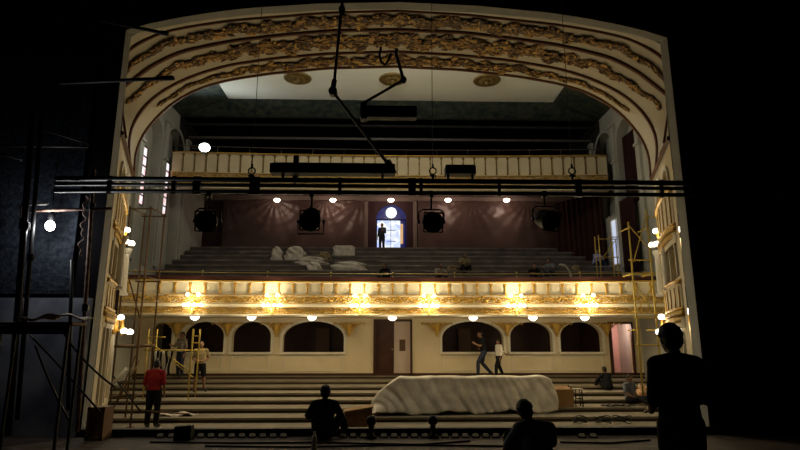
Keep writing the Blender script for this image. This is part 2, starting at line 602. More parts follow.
for t, w in ((1.0, 0.045), (2.0, 0.07), (3.0, 0.06), (4.0, 0.07)):
    mb = MB()
    rings = []
    tt = min(t, 3.995)
    for k in range(2 * NV + 1):
        u = k / (2 * NV)
        p = vault(u, tt); n = vnormal(u, tt)
        d = (vault(u, min(4, tt + 0.05)) - vault(u, max(0, tt - 0.05))).normalized()
        rings.append([p - d * w + n * 0.005, p - d * w * 0.6 + n * 0.05, p + d * w * 0.6 + n * 0.05, p + d * w + n * 0.005])
    mb.rings(rings)
    struct(mb.build('trim_rib', M['brownline'], smooth=True), {1.0: 'outermost thin brown moulding of the vault', 2.0: 'second brown moulding of the vault from the stage', 3.0: 'third brown moulding of the vault from the stage', 4.0: 'innermost brown moulding at the edge of the vault'}[t], 'moulding')

# gold foliage garlands lying on the vault
for gi, (tc, u0, u1, wmax, num, lab) in enumerate(((1.47, 0.105, 0.895, 0.27, 3600, 'outermost gold leaf garland on the vault'),
                                   (2.45, 0.088, 0.912, 0.33, 3600, 'middle gold leaf garland on the vault'),
                                   (3.50, 0.115, 0.885, 0.30, 2900, 'innermost gold leaf garland on the vault'))):
    mb = MB()
    rnd = random.Random(11 + gi)
    for k in range(num):
        u = u0 + (u1 - u0) * (0.5 + 0.5 * math.copysign(abs(2 * rnd.random() - 1) ** 1.12, rnd.random() - .5))
        e = 1 - abs(2 * (u - u0) / (u1 - u0) - 1)            # 0 at the tips
        wid = 0.13 + 0.87 * min(1, e * 1.75) ** 1.15
        wob = (0.07 * math.sin(u * 130 + gi) + 0.05 * math.sin(u * 61)) * (.4 + .6 * wid)
        lump = 0.74 + 0.26 * math.sin(u * 240 + gi * 2)
        dv = (rnd.random() * 2 - 1) * wmax * wid * lump
        p = vault(u, tc + dv + wob); n = vnormal(u, tc)
        s = (0.035 + 0.06 * rnd.random()) * (0.55 + 0.45 * wid)
        q = n.to_track_quat('Z', 'Y') @ Quaternion((0, 0, 1), rnd.random() * PI)
        q = q @ Quaternion((1, 0, 0), (rnd.random() - .5) * 1.2)
        mb.ico(p + n * (0.02 + .04 * rnd.random()), (s * 1.7, s * 0.65, s * 0.35), q)
    struct(mb.build('trim_garland', M['oldgold'], norm=False), lab, 'garland')

# ------------------------------------------------------------------ hall shell
HC = 12.8
XW = 10.3
mb = MB(); mb.quad((-7.75, 14.6, HC), (7.75, 14.6, HC), (7.75, 24.5, HC), (-7.75, 24.5, HC))
struct(mb.build('ceiling', M['ceil']), 'flat pale ceiling panel with round medallions', 'ceiling')
mb = MB()
ZB = 12.3
for s in (-1, 1):
    mb.quad((s * 7.75, 14.6, HC), (s * 7.75, 24.5, HC), (s * XW, 25.6, ZB), (s * XW, 14.6, ZB))
mb.quad((-7.75, 24.5, HC), (7.75, 24.5, HC), (XW, 25.6, ZB), (-XW, 25.6, ZB))
struct(mb.build('ceiling_cove', M['teal']), 'dark teal patterned cove around the ceiling panel', 'cove')
mb = MB()
for s in (-1, 1):
    f = lambda a, Y: V((s * (7.75 + (XW - 7.75) * a), Y + 1.6 * a * (Y - 14.6) / 9.4, HC + (ZB - HC) * a - 0.04))
    mb.grid(lambda u, v: f(0.30 + 0.7 * v, 20.6 + 1.9 * u), 6, 6)
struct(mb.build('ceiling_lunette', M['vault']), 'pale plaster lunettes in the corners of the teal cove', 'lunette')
# medallions
mprof = [(0.60, 0), (0.60, -0.03), (0.52, -0.07), (0.47, -0.04), (0.38, -0.05), (0.30, -0.10), (0.14, -0.12), (0.08, -0.2), (0.0, -0.22)]
for k, (x, lab) in enumerate(((-4.15, 'left gilded ceiling medallion'), (0.0, 'centre gilded ceiling medallion behind the hanging arm'), (4.15, 'right gilded ceiling medallion'))):
    t = thing('ceiling_medallion', 'round ' + lab, 'medallion', (x, 22.3, HC), 0, 'ceiling medallions')
    mb = MB(); mb.lathe(mprof[:6], n=28); mb.build('rim', M['medal'], t, smooth=True)
    mb = MB()
    for j in range(12):
        a = j * PI / 6
        mb.ell((0.24 * math.cos(a), 0.24 * math.sin(a), -0.09), (0.13, 0.05, 0.04), 8, 6, Quaternion((0, 0, 1), a))
    mb.lathe([(0.12, -0.08), (0.10, -0.15), (0.03, -0.22), (0, -0.23)], n=14)
    mb.build('rosette', M['medal'], t, smooth=True)

# side walls above the balcony, with tall arched bays
BAYL = [(21.8, 23.6, 4.6, 11.2, 0.9), (24.1, 26.2, 4.6, 11.45, 1.0)]
BAYR = [(21.8, 23.6, 7.3, 11.2, 0.9), (24.1, 26.2, 7.3, 11.45, 1.0)]
for s, nm in ((-1, 'left'), (1, 'right')):
    BAYS = BAYL if s < 0 else BAYR
    mb = MB()
    w = wall_open(mb, (s * XW, 0, 0), (0, 1, 0), (s, 0, 0), 19.5, 33.5, -0.8, 14.6, [(a, b, c, d, r) for a, b, c, d, r in BAYS[:2]], 0.42)
    struct(mb.build('wall_' + nm, M['sidewall']), nm + ' side wall of the hall with tall arched recesses', 'wall')
    mb = MB()
    for op in BAYS[:2]:
        archivolt(mb, w, op, 0.16, 0.05, 0.05)
    for y in (23.85, 26.5, 21.5):
        mb.box((s * (XW - 0.06), y, 8.0), (0.14, 0.34, 6.6))
        mb.box((s * (XW - 0.09), y, 9.6), (0.2, 0.42, 0.12)); mb.box((s * (XW - 0.09), y, 11.35), (0.2, 0.42, 0.14))
    struct(mb.build('trim_pilasters_' + nm, M['sidewall']), 'cream pilasters and arch bands on the ' + nm + ' wall', 'pilasters')
    for bi, op in enumerate(BAYS[:2]):
        mb = MB(); pane(mb, w, op, 0.41)
        struct(mb.build('wall_bay_' + nm, M['sidewall']), 'back of the arched recess on the ' + nm + ' wall', 'recess')
# stained windows on the left
for n, (y0, y1, z0, z1, lab) in enumerate(((22.0, 23.05, 7.2, 9.75, 'tall pink and white stained window nearer the stage'), (24.3, 25.5, 7.3, 9.85, 'tall pink and white stained window nearer the balcony'))):
    t = thing('window_%d' % (n + 1), lab + ' in the left wall', 'window', (-XW - 0.36, (y0 + y1) / 2, z0)); t['kind'] = 'structure'
    h = z1 - z0; wd = y1 - y0
    mb = MB(); mb.box((0, 0, h / 2), (0.02, wd, h)); mb.build('pane', M['stain'], t)
    mb = MB()
    for j in range(3): mb.box((0.02, -wd / 2 + wd * j / 2, h / 2), (0.05, 0.05, h))
    for j in range(7): mb.box((0.02, 0, h * j / 6), (0.05, wd, 0.05))
    mb.build('glazing_bars', M['wooddark'], t)
# bright window on the right, behind the scaffold
t = thing('window_3', 'bright bluish window at the right end of the balcony', 'window', (XW - 0.03, 24.25, 4.95)); t['kind'] = 'structure'
mb = MB(); mb.box((0, 0, 1.05), (0.02, 1.2, 2.1)); mb.build('pane', M['coolglass'], t)
mb = MB()
for y in (-0.6, 0.0, 0.6): mb.box((-0.03, y, 1.05), (0.06, 0.06, 2.16))
for z in (0.0, 2.1): mb.box((-0.03, 0, z), (0.06, 1.26, 0.07))
mb.build('window_frame', M['white'], t)


# curtains
def curtain(name, lab, a, b, z0, z1, m, amp=0.07, folds=9):
    a = V(a); b = V(b); d = (b - a); n = V((-d.y, d.x, 0)).normalized()
    mb = MB()
    mb.grid(lambda u, v: a + d * u + V((0, 0, z0 + (z1 - z0) * v)) + n * amp * (math.sin(u * folds * 2 * PI) + .4 * math.sin(u * folds * 4.4 * PI + v * 2)), folds * 10, 8)
    return tag(mb.build(name, m, smooth=True, solid=0.015), lab, 'curtain')


curtain('curtain', 'dark red curtain hanging in the right wall recess nearest the stage', (XW + 0.2, 21.95, 0), (XW + 0.2, 23.5, 0), 7.35, 10.6, M['redcurtain'], 0.05)
curtain('curtain', 'wide dark red curtain at the right end of the balcony', (8.65, 28.3, 0), (XW - 0.12, 25.5, 0), 5.0, 8.7, M['redcurtain'])
curtain('curtain', 'dark red curtain beside the bright right window', (XW - 0.2, 22.0, 0), (XW - 0.2, 23.45, 0), 4.4, 7.6, M['redcurtain'], 0.05, 6)
curtain('curtain', 'short red curtain beside the lower left wall lamps', (-6.55, 13.1, 0), (-6.95, 13.9, 0), 2.1, 3.5, M['redcurtain'], 0.04, 4)

# splayed walls with boxes between the proscenium and the hall
PA = V((5.80, 11.0, 0)); PB = V((7.4, 15.0, 0)); PC = V((XW, 20.0, 0))
for s, nm in ((-1, 'left'), (1, 'right')):
    mx = lambda p: V((p.x * s, p.y, p.z))
    a, b, c = mx(PA), mx(PB), mx(PC)
    ud = (b - a); L = ud.length
    bk = V((ud.y, -ud.x, 0)).normalized()
    if bk.x * s < 0: bk = -bk
    mb = MB()
    ops = [(0.7, 1.75, 2.95, 3.85, 0.4), (2.3, 3.6, 2.95, 3.85, 0.45), (0.7, 1.75, 4.95, 5.45, 0.3), (2.3, 3.7, 4.95, 5.65, 0.4), (0.9, 1.8, 0.2, 2.1, 0.3), (2.4, 3.6, 0.2, 2.1, 0.3)]
    # two bays in height: split the wall into storeys so each column has one opening
    for z0, z1, sel in ((-0.8, 2.4, ops[4:6]), (2.4, 4.4, ops[0:2]), (4.4, 5.78, ops[2:4])):
        w = wall_open(mb, a, ud, bk, 0, L, z0, z1, sel, 0.5)
    struct(mb.build('wall_splay_' + nm, M['cream']), nm + ' splayed cream wall with arched box openings', 'wall')
    mb = MB()
    for op in ops: pane(mb, w, op, 0.49)
    struct(mb.build('wall_box_back_' + nm, M['white']), 'plain backs of the box openings on the ' + nm, 'recess')
    mb = MB()
    for op in ops: archivolt(mb, w, op, 0.10, 0.05, 0.05)
    for u in (2.02, L - 0.3):
        for z0, z1 in ((2.75, 4.0),):
            mb.lathe([(0.13, z0), (0.13, z0 + .06), (0.085, z0 + .1), (0.075, z1 - .16), (0.10, z1 - .12), (0.13, z1 - .04), (0.14, z1)], w(u, 0, -0.1), 14)
    struct(mb.build('trim_columns_' + nm, M['white']), 'pale columns and arch bands of the boxes on the ' + nm, 'columns')
    mb = MB()
    mb.quad(b + V((0, 0, -.8)), c + V((0, 0, -.8)), c + V((0, 0, 14)), b + V((0, 0, 14)))
    struct(mb.build('wall_return_' + nm, M['sidewall']), nm + ' wall between the boxes and the balcony', 'wall')
    mb = MB()                                          # strip of wall up to the edge of the vault, and its moulding
    e0, e1 = V((s * abs(C0[0].x), C0[0].y, C0[0].z)), V((s * abs(CD[0].x), CD[0].y, CD[0].z))
    mb.quad(a + V((0, 0, 5.78)), b + V((0, 0, 5.78)), e1 + V((s * .03, 0, 0)), e0 + V((s * .03, 0, .02)))
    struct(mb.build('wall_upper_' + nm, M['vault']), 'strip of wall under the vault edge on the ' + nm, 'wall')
    mb = MB(); mb.tube([e0, e0.lerp(e1, .5), e1], .05, 8)
    struct(mb.build('trim_vault_edge_' + nm, M['brownline']), 'brown moulding along the lower vault edge on the ' + nm, 'moulding')
    # bowed box fronts
    for z0, z1, lab in ((3.95, 4.85, 'upper'), (2.15, 2.85, 'lower')):
        t = thing('box_balcony', 'bowed cream and gold %s box front on the %s, beside the proscenium' % (lab, nm), 'box', w(1.95, (z0), 0)); t['kind'] = 'structure'
        R = lambda th, rr: w(1.95 - 1.5 * math.cos(th), 0, -rr * (0.15 if s > 0 else 0.06) * math.sin(th)) - w(1.95, 0, 0)
        H = z1 - z0
        prof = [(0.72, -0.30), (0.86, -0.12), (0.98, -0.02), (1.0, 0.06), (0.96, 0.12), (0.96, H - 0.14), (1.04, H - 0.06), (1.04, H)]
        mb = MB()
        mb.grid(lambda u, v: R(PI * u, prof[min(7, int(v * 7 + .5))][0]) + V((0, 0, prof[min(7, int(v * 7 + .5))][1])), 24, 7)
        mb.build('front_panel', M['cream'], t)
        mb = MB()
        for k in range(1, 24):
            p = R(PI * k / 24, 0.99)
            if k % 3 == 0:
                mb.box(p + V((0, 0, H / 2)), (0.035, 0.035, H - 0.26))
            mb.ell(p + V((0, 0, 0.0)), (0.07, 0.07, 0.07), 8, 6)
            mb.ell(p * 0.86 + V((0, 0, -0.12)), (0.06, 0.06, 0.08), 8, 6)
        mb.tube([R(PI * k / 24, 1.05) + V((0, 0, H - 0.03)) for k in range(25)], 0.05, 8)
        mb.tube([R(PI * k / 24, 1.02) + V((0, 0, 0.1)) for k in range(25)], 0.035, 8)
        mb.build('gilt_ornament', M['gold'], t, smooth=True)


# ------------------------------------------------------------------ balconies
def bowY(x, Yc, sag):
    return Yc - sag * (x / XW) ** 2


def balcony(name, lab, Yc, sag, zs, pil_pitch, rows, mcream, gname):
    """zs: top, bottom of the panel zone, frieze bands, bottom"""
    top, pb, f1a, f1b, f2a, f2b, bot = zs
    t = thing(name, lab, 'balcony front', (0, Yc, bot)); t['kind'] = 'structure'
    loc = lambda x, off, z: V((x, bowY(x, 0, sag) - off, z - bot))
    prof = [(-0.5, top), (0.10, top), (0.12, top - 0.05), (0.03, top - 0.08), (0.0, pb + 0.03), (0.10, pb), (0.11, f1a), (0.05, f1a - .01), (0.05, f1b + .01), (0.14, f1b), (0.16, f2a), (0.06, f2a - .01), (0.05, f2b + .01), (0.15, f2b), (0.17, bot + .03), (0.08, bot), (-0.5, bot)]
    n = 48
    mb = MB()
    mb.grid(lambda u, v: loc(-XW + 2 * XW * u, *prof[int(v * (len(prof) - 1) + .5)]), n, len(prof) - 1)
    mb.build('parapet', mcream, t)
    mb = MB()
    for z, off, r in ((top - 0.02, 0.13, 0.03), (f1a, 0.12, 0.018), (f1b, 0.15, 0.018), (f2a, 0.165, 0.016), (f2b, 0.16, 0.02)):
        mb.tube([loc(-XW + 2 * XW * k / 40, off, z) for k in range(41)], r, 6)
    mb.build('gilt_lines', M['gold'], t, smooth=True)
    nump = int(2 * XW / pil_pitch)
    src = None
    for k in range(nump):
        x = (k - (nump - 1) / 2) * pil_pitch
        p = loc(x, 0.03, 0)
        if src is None:
            h = top - pb - 0.06
            mb = MB()
            mb.box((0, 0, h / 2), (0.05, 0.06, h)); mb.box((0, -0.01, h - 0.05), (0.12, 0.08, 0.05)); mb.box((0, -0.01, h - 0.11), (0.085, 0.07, 0.05))
            mb.box((0, -0.01, 0.03), (0.085, 0.07, 0.05)); mb.ell((0, -0.02, h * 0.62), (0.04, 0.04, 0.06), 8, 6)
            src = mb.build('gilt_pilaster', M['gold'] if gname == 'lower' else M['medal'], t); o = src
        else:
            o = src.copy(); COL.objects.link(o); o.parent = t
        o.location = (p.x, p.y, pb - bot + 0.02)
    # scrolled friezes
    for (za, zb, off, step, nm2) in ((f1a, f1b, 0.07, 0.26, 'upper_frieze'), (f2a, f2b, 0.08, 0.20, 'lower_frieze')):
        mb = MB()
        h = za - zb; zc = (za + zb) / 2; R = h * 0.36
        m = int(2 * XW / step)
        for k in range(m):
            x = -XW + (k + .5) * step
            sg = 1 if k % 2 else -1
            pts = []
            for j in range(10):
                a = j / 9 * 2.6 * PI; rr = R * (1 - 0.78 * j / 9)
                pts.append(loc(x + rr * math.cos(a) * 1.1, off, zc + sg * rr * math.sin(a)))
            mb.tube(pts, [h * .11 - h * .05 * j / 9 for j in range(10)], 5)
            q = Quaternion((0, 1, 0), sg * 0.9)
            mb.ico(loc(x + step * .5, off, zc + sg * h * .18), (step * .30, 0.03, h * .13), q)
            mb.ico(loc(x + step * .45, off, zc - sg * h * .25), (step * .22, 0.03, h * .10), Quaternion((0, 1, 0), -sg * 0.5))
            if k % 4 == 0:
                mb.ico(loc(x, off, zc - sg * h * .36), (step * .36, 0.03, h * .09))
        mb.build(nm2, M['gold'], t, smooth=True)
    return t, loc, bot


LOW = (3.72, 3.23, 3.20, 2.90, 2.76, 2.54, 2.46)
lowb, lloc, lbot = balcony('trim_balcony', 'cream and gold front of the lower balcony, lit by wall lamps', 20.5, 0.76, LOW, 0.522, 2, M['white'], 'lower')
UP = (10.28, 9.32, 9.27, 8.97, 8.84, 8.62, 8.50)
upb, uloc, ubot = balcony('trim_gallery', 'cream and gilt front of the upper gallery', 25.3, 0.36, UP, 0.53, 2, M['cream'], 'upper')
mb = MB()
mb.grid(lambda u, v: V((-XW + 2 * XW * u, bowY(-XW + 2 * XW * u, 20.5, .76) + (-0.08, -0.14, -0.14, 0.5, 0.5)[int(v * 4 + .5)], (3.73, 3.75, 3.87, 3.87, 3.3)[int(v * 4 + .5)])), 40, 4)
struct(mb.build('trim_ledge', M['maroon']), 'dark red padded ledge on top of the lower balcony front', 'ledge')
# brass rail
t = thing('balcony_rail', 'thin brass handrail with short posts above the lower balcony front', 'rail', (0, 20.6, 3.87))
mb = MB(); mb.tube([(-XW + .1 + 2 * (XW - .1) * k / 40, bowY(-XW + .1 + 2 * (XW - .1) * k / 40, 0.15, .76), 0.17) for k in range(41)], 0.022, 8); mb.build('handrail', M['brass'], t, smooth=True)
for k in range(9):
    x = -9.35 + 2.34 * k
    mb = MB(); mb.lathe([(0.045, 0), (0.045, 0.02), (0.02, 0.04), (0.02, 0.15), (0.04, 0.17), (0.04, 0.2), (0.025, 0.24), (0.0, 0.26)], n=10)
    mb.build('rail_post', M['brass'], t, smooth=True, loc=(x, bowY(x, 0.15, .76), 0))
# soffit under the lower balcony, back wall of stalls
mb = MB(); mb.grid(lambda u, v: V((-XW + 2 * XW * u, bowY(-XW + 2 * XW * u, 20.42, .76) * (1 - v) + 25.8 * v, 2.458 + .042 * v)), 40, 2)
struct(mb.build('ceiling_balcony', M['cream']), 'plain soffit under the lower balcony', 'soffit')
YB = 22.9
FZ = SZ + 7 * SR
ARCH = [(-9.72, -8.87, 1.12, 2.30, 0.42), (-8.43, -6.78, 1.12, 2.33, 0.58), (-6.46, -4.89, 1.12, 2.33, 0.58), (-4.41, -1.94, 1.12, 2.35, 0.66),
        (2.06, 4.57, 1.12, 2.35, 0.66), (4.85, 6.59, 1.12, 2.33, 0.58), (6.92, 8.66, 1.12, 2.33, 0.58)]
DOORS = [(-0.70, 0.80, FZ, 2.38, 0), (8.98, 9.92, FZ, 2.30, 0)]
mb = MB()
bw = wall_open(mb, (0, YB, 0), (1, 0, 0), (0, 1, 0), -XW, XW, FZ - 0.1, 2.5, ARCH + DOORS, 0.3)
struct(mb.build('wall_back', M['cream']), 'cream back wall of the stalls with low arched openings', 'wall')
mb = MB()
for op in ARCH: archivolt(mb, bw, op, 0.10, 0.05, 0.05)
for op in ARCH:
    mb.box(((op[0] + op[1]) / 2, YB - 0.06, op[2] - 0.04), (op[1] - op[0] + 0.16, 0.14, 0.08))
    a, b = op[0] + 0.05, op[1] - 0.05
    for zz in (FZ + 0.2, op[2] - 0.16): mb.box(((a + b) / 2, YB - 0.015, zz), (b - a, 0.04, 0.035))
    for xx in (a, b): mb.box((xx, YB - 0.015, (FZ + op[2]) / 2 + 0.02), (0.035, 0.04, op[2] - FZ - 0.36))
struct(mb.build('trim_arches', M['white']), 'raised cream bands and sills around the arched openings', 'arch trim')
mb = MB(); mb.box((0, YB - 0.03, FZ + 0.04), (2 * XW, 0.06, 0.09))
struct(mb.build('baseboard_back', M['wooddark']), 'dark skirting at the foot of the back wall', 'skirting')
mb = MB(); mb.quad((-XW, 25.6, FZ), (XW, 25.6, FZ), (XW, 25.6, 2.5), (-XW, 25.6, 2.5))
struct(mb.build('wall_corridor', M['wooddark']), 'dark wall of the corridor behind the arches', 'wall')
# brown boards standing in the big openings
for x, w_, lab in ((-3.05, 0.6, 'left wide arch'), (3.3, 0.55, 'right wide arch')):
    mb = MB(); mb.box((0, 0, 0.95), (w_, 0.06, 1.9)); mb.box((0, -0.04, 0.6), (w_ * .7, 0.03, 0.7)); mb.box((0, -0.04, 1.5), (w_ * .7, 0.03, 0.5))
    struct(mb.build('door_corridor', M['archwood'], loc=(x, 25.2, FZ)), 'brown corridor door behind the ' + lab, 'door')
# gilt corbels in the spandrels
src = None
for k, x in enumerate((-8.65, -6.62, -4.65, -1.72, 1.84, 4.71, 6.755, 8.82)):
    where = ('leftmost arch and the one beside it', 'second and third arches from the left', 'third arch and the wide left arch', 'wide left arch and the centre door', 'centre door and the wide right arch', 'wide right arch and the arch beside it', 'two small right arches', 'last right arch and the right door')[k]
    if src is None:
        t = thing('gilt_corbel', '', 'corbel', (x, YB - .16, 0), 0, 'gilt corbels over the arch piers')
        mb = MB()
        mb.lathe([(0.0, 1.72), (0.05, 1.75), (0.045, 1.82), (0.09, 1.88), (0.07, 1.95), (0.12, 2.05), (0.16, 2.2), (0.17, 2.24)], (0, -0.03, 0), 12)
        mb.build('bracket', M['gold'], t, smooth=True)
        for sg in (-1, 1):
            mb = MB()
            for row in range(6):
                hz = 1.96 + row * 0.06
                half = 0.07 + row * 0.075
                for j in range(row + 2):
                    a = (j + .3) / (row + 2)
                    mb.ico((sg * (0.02 + half * a), -0.02 - .02 * (j % 2), hz + .03 * math.sin(j * 2 + row)), (0.05, 0.025, 0.022), Quaternion((0, 1, 0), -sg * (0.7 if (j + row) % 2 else -.5)))
            mb.tube([(sg * x_, -0.02, z_) for x_, z_ in ((.05, 1.93), (.12, 2.05), (.25, 2.17), (.42, 2.25), (.58, 2.29), (.66, 2.25), (.62, 2.20), (.57, 2.23))], .02, 6)
            mb.build('leaf_scroll', M['gold'], t)
        src = t
    else:
        t = copy_tree(src); t.location = (x, YB - .16, 0)
    t['label'] = 'gilt leaf corbel on the pier between the ' + where
# doors
t = thing('door_1', 'centre double door in the back wall, dark leaf shut and pale leaf open', 'door', (0, YB, FZ)); t['kind'] = 'structure'
mb = MB()
for x in (-0.70, 0.80): mb.box((x, 0, 1.08), (0.08, 0.12, 2.18))
mb.box((0.05, 0, 2.18), (1.58, 0.12, 0.08)); mb.build('door_frame', M['wooddark'], t)
mb = MB(); mb.box((-0.29, 0.10, 1.07), (0.76, 0.05, 2.13))
for z in (0.6, 1.55): mb.box((-0.29, 0.06, z), (0.5, 0.03, 0.7))
lf = mb.build('door_leaf', M['wooddark'], t)
mb = MB(); mb.lathe([(0.015, 0), (0.03, 0.03), (0, 0.06)], (0.03, 0.07, 1.02), 8, (0, -1, 0)); mb.build('door_knob', M['brass'], lf)
mb = MB(); mb.box((0.43, 0.2, 1.07), (0.66, 0.05, 2.13)); lf = mb.build('pale_door_leaf', M['pinkdoor'], t)
lf['label'] = 'pale pink inner leaf with a thin board standing in for a dark notice'
mb = MB()
r = random.Random(4)
mb.box((0.44, 0.165, 1.18), (0.24, 0.01, 0.46))  # thin dark board drawn in place of a reflection on the leaf
mb.build('reflection', M['archwood'], lf)
t = thing('door_2', 'open door with a pink lit room beyond, right end of the back wall', 'door', (9.45, YB, FZ)); t['kind'] = 'structure'
mb = MB()
for x in (-0.47, 0.47): mb.box((x, 0, 1.05), (0.08, 0.12, 2.1))
mb.box((0, 0, 2.08), (1.0, 0.12, 0.08)); mb.build('door_frame', M['wooddark'], t)
mb = MB(); mb.box((-0.36, 0.42, 1.03), (0.05, 0.7, 2.06)); mb.build('door_leaf', M['wooddark'], t)
mb = MB(); mb.quad((8.7, 25.2, FZ), (10.3, 25.2, FZ), (10.3, 25.2, 2.5), (8.7, 25.2, 2.5)); mb.quad((8.75, 23.3, FZ), (8.75, 25.2, FZ), (8.75, 25.2, 2.5), (8.75, 23.3, 2.5))
struct(mb.build('wall_lobby', M['pinkglow']), 'pink wall of the lit lobby behind the right door', 'wall')
light('lobby_light', (9.6, 23.9, 2.1), 40, (1, .72, .66), 0.12)

mb = MB(); mb.box((8.71, 24.3, 1.3), (.06, 2.6, 2.4))
struct(mb.build('wall_corridor_end', M['wooddark']), 'dark end wall of the corridor beside the pink lobby', 'wall')
# ------------------------------------------------------------------ balcony interior
TY, TZ, TS, TR, TN = 21.1, 3.28, 0.78, 0.335, 10
mb = MB()
for k in range(TN):
    d = TS if k < TN - 1 else 2.5
    mb.box((0, TY + k * TS + d / 2, TZ + k * TR - 0.3), (2 * XW - 0.1, d, 0.6))
struct(mb.build('floor_tiers', M['tier']), 'dark bare stepped tiers of the lower balcony', 'tiers')


mb = MB()
for k in range(TN):
    mb.box((0, TY + k * TS - 0.012, TZ + k * TR - 0.035), (2 * XW - 0.12, 0.03, 0.06))
struct(mb.build('trim_nosing', M['nosing']), 'nosings with step highlights put into their colour, along the balcony tiers', 'nosing')


def tierz(Y):
    return TZ + max(0, min(TN - 1, int((Y - TY) / TS))) * TR


YW = 29.8
BZ = TZ + (TN - 1) * TR
mb = MB()
DW = at(376, 220, YW).x, at(406.5, 220, YW).x
ztop = at(391, 204, YW).z
wop = [(DW[0], DW[1], BZ, ztop, (DW[1] - DW[0]) / 2)]
w2 = wall_open(mb, (0, YW, 0), (1, 0, 0), (0, 1, 0), -XW, XW, BZ - .2, 9.9, wop, 0.35)
struct(mb.build('wall_balcony_back', M['purplewall']), 'dark maroon back wall of the lower balcony', 'wall')
mb = MB()
for px in (366, 415):
    p = at(px, 230, YW - .1)
    mb.box((p.x, YW - 0.1, (BZ + 9.2) / 2), (0.2, 0.2, 9.2 - BZ))
mb.box((0, YW - 0.1, 9.3), (2 * XW, 0.2, 0.3))
struct(mb.build('trim_balcony_back', M['khaki2']), 'pale cornice and posts around the balcony door', 'trim')
mb = MB(); mb.grid(lambda u, v: V((-XW + 2 * XW * u, 25.3 + 4.6 * v, 8.5 + 0.98 * v)), 4, 4)
struct(mb.build('ceiling_gallery_soffit', M['purplewall']), 'raked soffit under the upper gallery', 'soffit')
# daylight door
t = thing('door_3', 'daylit glazed balcony door with a round window in its blue arched head', 'door', ((DW[0] + DW[1]) / 2, YW + 0.3, BZ)); t['kind'] = 'structure'
hw = (DW[1] - DW[0]) / 2; zs_ = ztop - BZ - hw * 1.0
mb = MB()
pts = [(hw * math.cos(PI * k / 20), hw * math.sin(PI * k / 20)) for k in range(21)]
mb.b.faces.new([mb.b.verts.new((x, 0.0, zs_ + z)) for x, z in pts]); mb.build('blue_fanlight', M['blueglass'], t)
mb = MB(); mb.lathe([(0.30, 0), (0.30, 0.03), (0, 0.03)], (0, -0.02, zs_ + hw * .48), 24, (0, -1, 0)); mb.build('round_window', M['rosette'], t)
mb = MB(); mb.box((-0.14, 0.02, zs_ / 2), (hw * 2 - .40, 0.02, zs_)); mb.build('clear_pane', M['dayglass'], t)
mb = MB(); mb.box((hw - 0.26, -0.01, zs_ * .58), (0.15, 0.05, zs_ * .6)); mb.build('column_glow', M['columnglow'], t)
mb = MB(); mb.box((hw - 0.17, 0.02, zs_ / 2), (0.34, 0.02, zs_)); mb.build('blue_pane', M['blueglass'], t)
mb = MB()
mb.box((0, -0.03, zs_), (hw * 2, 0.06, 0.07))
for x in (-hw + .04, -0.02, hw - .04): mb.box((x, -0.03, zs_ / 2), (0.05 if abs(x) > .1 else 0.025, 0.06, zs_))
for z in (0.62, 1.2): mb.box((0.0, -0.02, zs_ * z / 1.75), (0.5, 0.03, 0.03))
mb.build('glazing_bars', M['jeans'], t)
for px in (372, 411):
    p = at(px, 212, YW - .3)
# plastic sheets hanging over the back wall
for (pa, pb_, lab) in ((222, 364, 'brown plastic sheet hung left of the daylit balcony door'), (418, 577, 'brown plastic sheet hung right of the daylit balcony door')):
    xa, xb = at(pa, 225, YW - .25).x, at(pb_, 225, YW - .25).x
    xb = min(xb, 10.0)
    rr = random.Random(pa)
    ph = [(rr.uniform(.4, 1.4), rr.uniform(-2, 2), rr.uniform(0, 6)) for _ in range(7)]
    # folds sag from hanging points and pull diagonally across the sheet
    hooks = [xa + (xb - xa) * f for f in (0.02, 0.36, 0.72, 0.98)]

    def fz(u, v, xa=xa, xb=xb, ph=ph, hooks=hooks):
        x = xa + (xb - xa) * u; z = BZ + 0.02 + (9.15 - BZ) * v
        d = 0.0
        for k, (a, b, c) in enumerate(ph):
            d += 0.010 * math.sin(a * x * 3 + b * z * 2.4 + c)
        for h in hooks:
            r_ = math.hypot(x - h, z - 9.2)
            an = math.atan2(x - h, 9.2 - z)
            d += 0.028 * math.exp(-r_ * 0.45) * math.sin(an * 16) * min(1, r_ * 2)
            d += 0.010 * math.sin(r_ * 14) * math.exp(-((r_ - 1.0) / .7) ** 2)
        return V((x, YW - 0.22 - d, z))
    mb = MB(); mb.grid(fz, 120, 60)
    tag(mb.build('plastic_sheet', M['tarp'], smooth=True, solid=0.004), lab, 'plastic sheet')

# upper gallery void
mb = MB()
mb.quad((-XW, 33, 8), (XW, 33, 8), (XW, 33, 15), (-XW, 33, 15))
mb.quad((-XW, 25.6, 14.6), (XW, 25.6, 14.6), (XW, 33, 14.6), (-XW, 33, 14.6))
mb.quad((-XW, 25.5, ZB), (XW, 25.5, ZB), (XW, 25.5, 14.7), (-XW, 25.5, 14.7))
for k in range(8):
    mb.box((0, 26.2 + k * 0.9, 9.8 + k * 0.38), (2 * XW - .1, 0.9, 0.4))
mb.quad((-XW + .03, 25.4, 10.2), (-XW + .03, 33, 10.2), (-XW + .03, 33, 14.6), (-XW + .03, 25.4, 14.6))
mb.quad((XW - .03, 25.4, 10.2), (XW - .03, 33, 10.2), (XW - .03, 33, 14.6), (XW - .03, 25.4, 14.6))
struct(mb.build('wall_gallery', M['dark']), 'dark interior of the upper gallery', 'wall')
t = thing('gallery_rail', 'thin dull handrail above the upper gallery front', 'rail', (0, 25.4, 10.28))
mb = MB(); mb.tube([(-XW + .1 + 2 * (XW - .1) * k / 30, bowY(-XW + .1 + 2 * (XW - .1) * k / 30, 0, .36), 0.36) for k in range(31)], 0.022, 8); mb.build('handrail', M['greypipe'], t)
